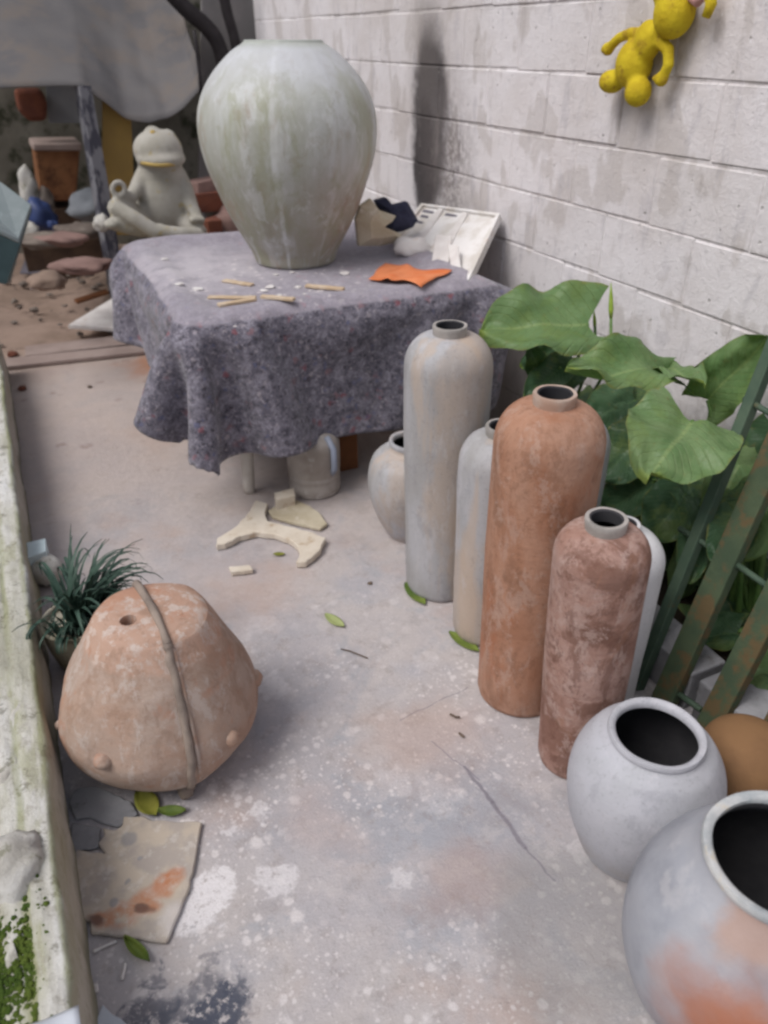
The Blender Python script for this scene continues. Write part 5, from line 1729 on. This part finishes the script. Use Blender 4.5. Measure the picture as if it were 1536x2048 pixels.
# ------------------------------------------------------------------ far end of the yard
def far_end():
    DB = 6.9
    M = M24
    top_mesh(MB().box(W(-0.8, DB + 0.08, 1.4), (7.4, 0.16, 2.8), M), 'back_wall', 'back_wall_render', 'dark stained back wall closing the far end of the yard', 'wall', W(-0.8, DB, 0))
    # left boundary far off
    top_mesh(MB().box(W(-4.2, 3.0, 1.2), (0.15, 7.8, 2.4), M), 'side_wall', 'back_wall_render', 'grey boundary wall far to the left of the yard', 'wall', W(-4.2, 3, 0))
    o = top_mesh(MB().slab([PD(395, 470, 6.0), PD(560, 470, 6.0), PD(545, -60, 6.0), PD(405, -60, 6.0)], 0.03, -DV), 'standing_sheet', 'far_wall_grey', 'tall grey sheet standing at the far end behind the big jar', 'sheet', PD(470, 470, 6.0))
    # tarp
    bot = [(-90, 185), (0, 180), (90, 174), (165, 170), (205, 196), (250, 232), (300, 244), (335, 238), (368, 212), (398, 180), (404, 150)]
    top = [(-90, -120), (0, -120), (60, -115), (120, -112), (165, -110), (205, -108), (240, -105), (265, -100), (290, -95), (315, -90), (335, -85)]
    nb = len(bot)
    mb = MB()

    def fn(u, v):
        k = u * (nb - 1)
        i = min(int(k), nb - 2)
        f = k - i
        b = PD(bot[i][0] * (1 - f) + bot[i + 1][0] * f, bot[i][1] * (1 - f) + bot[i + 1][1] * f, 5.25)
        t = PD(top[i][0] * (1 - f) + top[i + 1][0] * f, top[i][1] * (1 - f) + top[i + 1][1] * f, 6.75)
        p = b * (1 - v) + t * v
        s = -0.05 * math.sin(math.pi * v) + 0.05 * mnoise.noise(Vector((u * 3.4, v * 2.2, 0))) + 0.03 * mnoise.noise(Vector((u * 8 + v * 5, v * 4, 3)))
        return p + Vector((0, 0, s * math.sin(math.pi * min(1, v * 1.0 + 0.15))))
    mb.grid(60, 26, fn)
    o = top_mesh(mb, 'grey_tarp', 'tarp_grey', 'large sagging grey tarp stretched over the far left corner', 'tarp', PD(170, 168, 5.25), smooth=True)
    k = o.modifiers.new('thick', 'SOLIDIFY')
    k.thickness = 0.006
    # leaning post under the tarp
    a, b = PD(212, 455, 5.2), PD(165, 172, 5.28)
    a = a + (a - b) * 0.0
    a.z = 0.02
    o = top_mesh(MB().tube([a, a * 0.5 + b * 0.5, b], [0.055, 0.055, 0.05], 4), 'leaning_post', 'peeling_post', 'leaning post with peeling grey and white paint propping the tarp', 'post', a)
    # ochre board
    o = top_mesh(MB().slab([PD(205, 470, 5.36), PD(272, 470, 5.36), PD(262, 222, 5.36), PD(205, 186, 5.36)], 0.02, -DV), 'ochre_board', 'ochre_board', 'ochre yellow board standing behind the frog statue', 'board', PD(235, 480, 5.75))
    # pale board and hanging terracotta piece by the tarp edge
    top_mesh(MB().slab([PD(98, 246, 6.3), PD(168, 246, 6.3), PD(160, 150, 6.3), PD(90, 150, 6.3)], 0.02, -DV), 'pale_board', 'pale_board', 'pale grey blue board hung on the back wall under the tarp', 'board', PD(130, 240, 6.3))
    c = PD(62, 212, 6.2)
    s = 0.0045
    o = top_mesh(MB().slab([PD(28, 178, 6.2), PD(82, 176, 6.2), PD(96, 205, 6.2), PD(94, 242, 6.2), PD(60, 244, 6.2), PD(36, 222, 6.2)], 0.12, -DV), 'clay_plaque', 'red_brick', 'reddish terracotta plaque hanging left of the pale board', 'plaque', c)
    bevel(o, 0.03, 3)
    # terracotta square planter on a stand
    t = thing('square_planter', 'square rust brown planter standing in shade under the tarp', 'planter', PD(115, 405, 6.2))
    q = [PD(70, 300, 6.15), PD(160, 298, 6.15), PD(152, 402, 6.15), PD(82, 402, 6.15)]
    bevel(MB().slab(q, 0.4, -DV).build('box', 'rust_clay_box', t), 0.01, 2)
    q = [PD(66, 288, 6.13), PD(164, 286, 6.13), PD(164, 302, 6.13), PD(66, 302, 6.13)]
    bevel(MB().slab(q, 0.44, -DV).build('rim', 'plank_grey', t), 0.01, 2)
    lo = PD(115, 405, 6.35)
    o = top_mesh(MB().box((lo.x, lo.y, lo.z / 2), (0.6, 0.4, max(0.05, lo.z - 0.02)), M), 'dark_bench', 'dark_wood', 'low dark bench under the rust brown planter', 'bench', (lo.x, lo.y, 0))
    # stones, bags and rubble
    items = (('white_stone', 'pale rounded boulder at the foot of the leaning post', 'stone', 178, 412, 5.55, (0.13, 0.1, 0.1), 'pale_board'),
             ('blue_bag', 'dark blue plastic bag among the rubble at far left', 'bag', 78, 432, 5.7, (0.11, 0.09, 0.11), 'blue_plastic'),
             ('blue_scrap', 'small bright blue plastic piece right of the blue bag', 'plastic piece', 106, 450, 5.55, (0.035, 0.03, 0.035), 'blue_plastic'),
             ('white_bottle', 'narrow whitish bag standing above the blue bag', 'bag', 58, 385, 5.9, (0.06, 0.05, 0.16), 'render_lump'),
             ('grey_stone', 'grey stone right of the blue bag', 'stone', 92, 408, 5.9, (0.06, 0.05, 0.10), 'rubble'),
             ('rubble_stone', 'flat tan rubble slab in front of the blue bag', 'stone', 88, 482, 5.25, (0.17, 0.13, 0.04), 'rubble'),
             ('rubble_stone', 'flat pinkish rubble slab right of the tan slab', 'stone', 125, 478, 5.2, (0.15, 0.12, 0.04), 'pink_brick'),
             ('rubble_stone', 'pinkish flat rubble slab on the brown earth near the table', 'stone', 165, 530, 4.75, (0.16, 0.12, 0.04), 'pink_brick'),
             ('rubble_stone', 'small white stone left of the tan rubble slab', 'stone', 62, 460, 5.5, (0.05, 0.04, 0.05), 'render_lump'),
             ('rubble_stone', 'whitish stone lying in front of the leaning post', 'stone', 203, 447, 5.15, (0.05, 0.04, 0.05), 'render_lump'),
             ('rubble_stone', 'brown earth clod left of the white board corner', 'stone', 95, 562, 4.6, (0.1, 0.08, 0.05), 'soil'),
             ('rubble_stone', 'round pale stone between frog statue and big jar, right one', 'stone', 458, 452, 5.2, (0.10, 0.09, 0.13), 'pink_brick'),
             ('rubble_stone', 'pale stone lying between frog statue and big jar, left one', 'stone', 440, 425, 5.5, (0.10, 0.09, 0.1), 'rubble'),
             ('rubble_stone', 'long grey rubble stone right of the flat slabs', 'stone', 165, 462, 5.35, (0.15, 0.08, 0.05), 'rubble'))
    for i, (nm, lab, cat, px, py, d, rr, mt) in enumerate(items):
        p = PD(px, py, d)
        p.z = max(p.z, rr[2] * 0.5)
        top_mesh(MB().rock(p, rr, i * 2.3, 0.35, 3), nm, mt, lab, cat, p - Vector((0, 0, rr[2])), smooth=True)
    mb = MB()
    r = random.Random(11)
    for _ in range(300):
        n, d = r.uniform(-3.4, 0.6), r.uniform(4.7, 6.6)
        s = r.uniform(0.008, 0.034)
        z = 0.03 + (d - 4.7) * 0.06
        mb.rock(W(n, d, z * 0.6 + s * 0.2), (s * r.uniform(0.8, 1.5), s, s * r.uniform(0.4, 0.8)), r.uniform(0, 99), 0.45, 1)
    props(mb.build('rubble', 'rubble'), 'broken stones and rubble scattered on the earth under the tarp', 'rubble', None, 'stuff')
    mb = MB()
    for _ in range(1300):
        n, d = r.gauss(-1.6, 0.5), r.gauss(5.45, 0.35)
        q = r.uniform(0, 6.28)
        p = W(n, d, 0.05)
        h = r.uniform(0.03, 0.13)
        e = Vector((math.cos(q), math.sin(q), 0)) * 0.015
        mb.add([p - e, p + e, p + Vector((r.uniform(-.05, .05), r.uniform(-.05, .05), h))], [(0, 1, 2)])
    props(mb.build('weeds', 'leaf_olive', fix=False), 'low green weeds growing through the rubble', 'weeds', None, 'stuff')
    # bricks by the jar
    for (lab, px, py, d, sz, mt, rz) in (('pinkish hollow brick on the pile behind the big jar', 408, 375, 5.3, (0.22, 0.14, 0.1), 'pink_brick', 0.5), ('dark red brick below the pinkish brick behind the big jar', 412, 402, 5.25, (0.2, 0.14, 0.12), 'red_brick', 0.3), ('orange brick fragment beside the frog statue knee', 425, 470, 5.1, (0.09, 0.1, 0.2), 'red_brick', 0.2)):
        p = PD(px, py, d)
        o = top_mesh(MB().box(p, sz, Matrix.Rotation(A + rz, 3, 'Z'), 0.01), 'brick', mt, lab, 'brick', p - Vector((0, 0, sz[2] / 2)), 'loose bricks at the far end')
        bevel(o, 0.006)
    p = PD(415, 430, 5.35)
    p.z = (p.z - 0.1) / 2
    o = top_mesh(MB().box(p, (0.5, 0.45, p.z * 2), M, 0.02), 'rubble_plinth', 'dark_wood', 'dark heap of boards carrying the loose bricks', 'heap', (p.x, p.y, 0))
    for lab, pa, pb, wd, mt in (('thin grey board scrap lying across the rubble below the white stone', (150, 470), (215, 452), 0.05, 'plank_grey'),
                                ('dark board scrap on the earth in front of the rubble slabs', (120, 512), (205, 498), 0.07, 'dark_wood'),
                                ('narrow pale stick on the earth near the teal bin', (60, 575), (120, 560), 0.025, 'plank_grey'),
                                ('brown board scrap lying just left of the crate', (150, 600), (215, 580), 0.08, 'brown_wood'),
                                ('dark stick leaning on the far rubble left of the planter', (25, 470), (60, 452), 0.03, 'dark_wood')):
        a, b = G(*pa, 0.10), G(*pb, 0.13)
        sd_ = (b - a).cross(UP).normalized() * wd / 2
        bevel(top_mesh(MB().slab([a + sd_, b + sd_ * 0.8, b - sd_, a - sd_ * 0.7], 0.018), 'board_scrap', mt, lab, 'board scrap', a - UP * 0.02, 'board scraps on the earth'), 0.003)
    # slate sheet on the earth
    pts = [G(40, 545, 0.075), G(55, 505, 0.075), G(120, 496, 0.08), G(165, 505, 0.08), G(150, 530, 0.075), G(90, 545, 0.075)]
    top_mesh(MB().slab(pts, 0.012), 'plastic_sheet', 'slate_sheet', 'dark bluish grey plastic sheet lying on the earth at far left', 'sheet', pts[0])
    # white board corner sticking out from behind the blanket
    flat = [G(136, 650, 0.09), G(232, 592, 0.12), G(280, 600, 0.10), G(235, 657, 0.07)]
    o = top_mesh(MB().slab(flat, 0.02), 'white_board', 'plaster_white', 'white board corner sticking out left of the hanging blanket', 'board', flat[0] - Vector((0, 0, 0.09)))
    # planks
    pk = [G(50, 692, 0.03), G(300, 664, 0.03), G(300, 682, 0.03), G(50, 711, 0.03)]
    bevel(top_mesh(MB().slab(pk, 0.026), 'plank', 'plank_grey', 'grey pink plank lying on the floor left of the table, farther one', 'plank', pk[0] - Vector((0, 0, 0.03)), 'planks on the floor'), 0.003)
    pk = [G(12, 716, 0.024), G(340, 683, 0.024), G(340, 697, 0.024), G(12, 733, 0.024)]
    bevel(top_mesh(MB().slab(pk, 0.02), 'plank', 'plank_grey', 'grey pink plank lying on the floor left of the table, nearer one', 'plank', pk[0] - Vector((0, 0, 0.024)), 'planks on the floor'), 0.003)
    # hoses hanging down the far corner
    for lab, pts, rr in (('thick black hose arching down from the tarp to the big jar', [(300, -60), (345, -10), (375, 22), (405, 45), (432, 75), (446, 115), (452, 160), (455, 300)], 0.05),
                         ('black pipe hanging beside the arched hose near the wall corner', [(430, -120), (445, -20), (455, 30), (468, 70), (478, 120), (480, 200), (484, 330)], 0.035)):
        P_ = [PD(px, py, 5.85) for px, py in pts]
        Q_ = []
        for i in range(len(P_) - 1):
            for k in range(4):
                Q_.append(P_[i] * (1 - k / 4) + P_[i + 1] * (k / 4))
        Q_.append(P_[-1])
        for _ in range(3):
            Q_ = [Q_[0]] + [(Q_[i - 1] + Q_[i] * 2 + Q_[i + 1]) / 4 for i in range(1, len(Q_) - 1)] + [Q_[-1]]
        top_mesh(MB().tube(Q_, rr, 12), 'black_hose', 'black_rubber', lab, 'hose', Q_[-1], smooth=True)
    # thin cord hanging along the right tarp edge
    Q_ = [PD(388, 60, 5.2), PD(394, 100, 5.2), PD(400, 150, 5.2), PD(404, 210, 5.2)]
    top_mesh(MB().tube(Q_, 0.012, 8), 'tarp_cord', 'black_rubber', 'dark cord hanging at the right edge of the grey tarp', 'cord', Q_[0], smooth=True)

far_end()

# frog statue
def frog():
    d0 = 4.62
    s = 0.00285
    base = PD(318, 490, d0)
    t = thing('frog_statue', 'cream white frog statue sitting cross legged with one hand raised', 'statue', base)
    Mx = Matrix((NV, DV, UP)).transposed()
    P = lambda px, py, f=0.0: PD(px, py, d0 - f)
    mb = MB()
    mb.ell(P(325, 405), (52 * s, 42 * s, 75 * s), Mx)
    mb.ell(P(322, 350), (44 * s, 36 * s, 45 * s), Mx)
    mb.ell(P(316, 300), (46 * s, 44 * s, 36 * s), Mx)
    mb.ell(P(306, 273), (17 * s, 18 * s, 19 * s), Mx)
    mb.ell(P(336, 280), (17 * s, 18 * s, 19 * s), Mx)
    mb.ell(P(322, 318, 0.03), (46 * s, 44 * s, 18 * s), Mx)
    # arms
    mb.tube([P(356, 345), P(372, 380, .05), P(384, 415, .1), P(396, 436, .16)], [15 * s, 15 * s, 13 * s, 10 * s], 12)
    for k in (-1, 0, 1):
        mb.ell(P(394 + k * 10, 437 + abs(k) * 2, .19), (6 * s, 12 * s, 7 * s), Mx)
    mb.tube([P(286, 350), P(272, 380, .06), P(262, 395, .12), P(246, 388, .16)], [15 * s, 14 * s, 12 * s, 8 * s], 12)
    pts = [P(237 + 13 * math.cos(q), 378 + 14 * math.sin(q), .17) for q in np.linspace(0, 2 * math.pi, 14)]
    mb.tube(pts, 5.5 * s, 8)
    # crossed legs
    mb.tube([P(290, 440, .0), P(250, 422, .12), P(226, 414, .2)], [22 * s, 20 * s, 14 * s], 12)
    mb.tube([P(226, 412, .2), P(268, 436, .26), P(310, 464, .28), P(360, 470, .28), P(404, 470, .24)], [14 * s, 14 * s, 15 * s, 15 * s, 13 * s], 12)
    mb.tube([P(350, 440, .0), P(385, 452, .12), P(405, 468, .2)], [22 * s, 18 * s, 13 * s], 12)
    mb.tube([P(330, 462, .2), P(280, 460, .22), P(232, 450, .22)], [14 * s, 13 * s, 12 * s], 12)
    mb.ell(P(225, 448, .22), (16 * s, 18 * s, 10 * s), Mx)
    remesh(mb.build('body', 'stone_white', t), 0.011, 4)
    q = [P(284 + 76 * k / 12, 326 + 5 * math.sin(k / 12 * math.pi), 44 * s * math.sin(math.pi * (0.12 + 0.76 * k / 12)) * 1.0 + 0.036) for k in range(13)]
    MB().tube(q, 3.4 * s, 8).build('mouth', 'stone_yellow', t, smooth=True)
    for (px, py) in ((306, 268), (337, 275)):
        MB().ell(P(px, py, 16 * s), (6 * s, 6 * s, 7 * s), Mx).build('eye', 'stone_yellow', t, smooth=True)
    # crate below the statue
    cz = base.z
    c = PD(318, 490, d0 - 0.08)
    k = thing('wooden_crate', 'old slatted wooden crate carrying the frog statue', 'crate', (c.x, c.y, 0))
    hw = 0.20
    cen = Vector((c.x, c.y, 0)) + NV * 0.06
    nsl = 4
    for i in range(nsl):
        z = cz / nsl * (i + 0.5) - 0.02
        for sgn in (-1, 1):
            MB().box(cen + DV * (sgn * 0.25) + UP * z, (2 * hw - 0.022, 0.02, cz / nsl - 0.02), M24, 0.002).build('slat', 'dark_wood', k)
            MB().box(cen + NV * (sgn * hw) + UP * z, (0.02, 0.46, cz / nsl - 0.02), M24, 0.002).build('slat', 'dark_wood', k)
    MB().box(cen + UP * (cz - 0.035), (2 * hw + 0.04, 0.56, 0.025), M24).build('lid', 'plank_grey', k)
    a, b = PD(252, 474, d0 - 0.34), PD(300, 492, d0 - 0.36)
    zz = cz - 0.022
    a.z = zz + 0.045; b.z = zz + 0.045
    MBx = MB().tube([a, a * 0.6 + b * 0.4, b], [0.03, 0.045, 0.035], 12)
    top_mesh(MBx, 'yellow_scoop', 'orange_leather' if False else 'yellow_paint', 'orange yellow plastic piece lying on the crate before the frog statue', 'plastic piece', (a + b) / 2 - UP * 0.045, smooth=True)
frog()

# teal metal bin at the far end of the low wall, left edge
def teal_bin():
    d = 3.95
    P = lambda px, py, dd=0: PD(px, py, d + dd)
    t = thing('teal_bin', 'teal painted metal bin standing at the left edge of the yard', 'bin', P(-10, 575))
    a, b, c_, e = P(-75, 375, 0.25), P(0, 362, 0.3), P(62, 408, 0.1), P(38, 478, -0.08)
    f = P(-70, 430, -0.05)
    o = MB().slab([f, e, c_, b, a], 0.02).build('lid', 'teal_paint', t)
    bevel(o, 0.004)
    lo1, lo2, lo3 = P(12, 568, -0.06), P(-60, 560, -0.05), P(22, 560, 0.08)
    dz = Vector((0, 0, -0.022))
    mb = MB().add([f + dz, e + dz, lo1, lo2], [(0, 1, 2, 3)])
    mb.add([e + dz, c_ + dz, lo3, lo1], [(0, 1, 2, 3)])
    o = mb.build('side', 'teal_dark', t)
    o.modifiers.new('thick', 'SOLIDIFY').thickness = 0.01
teal_bin()
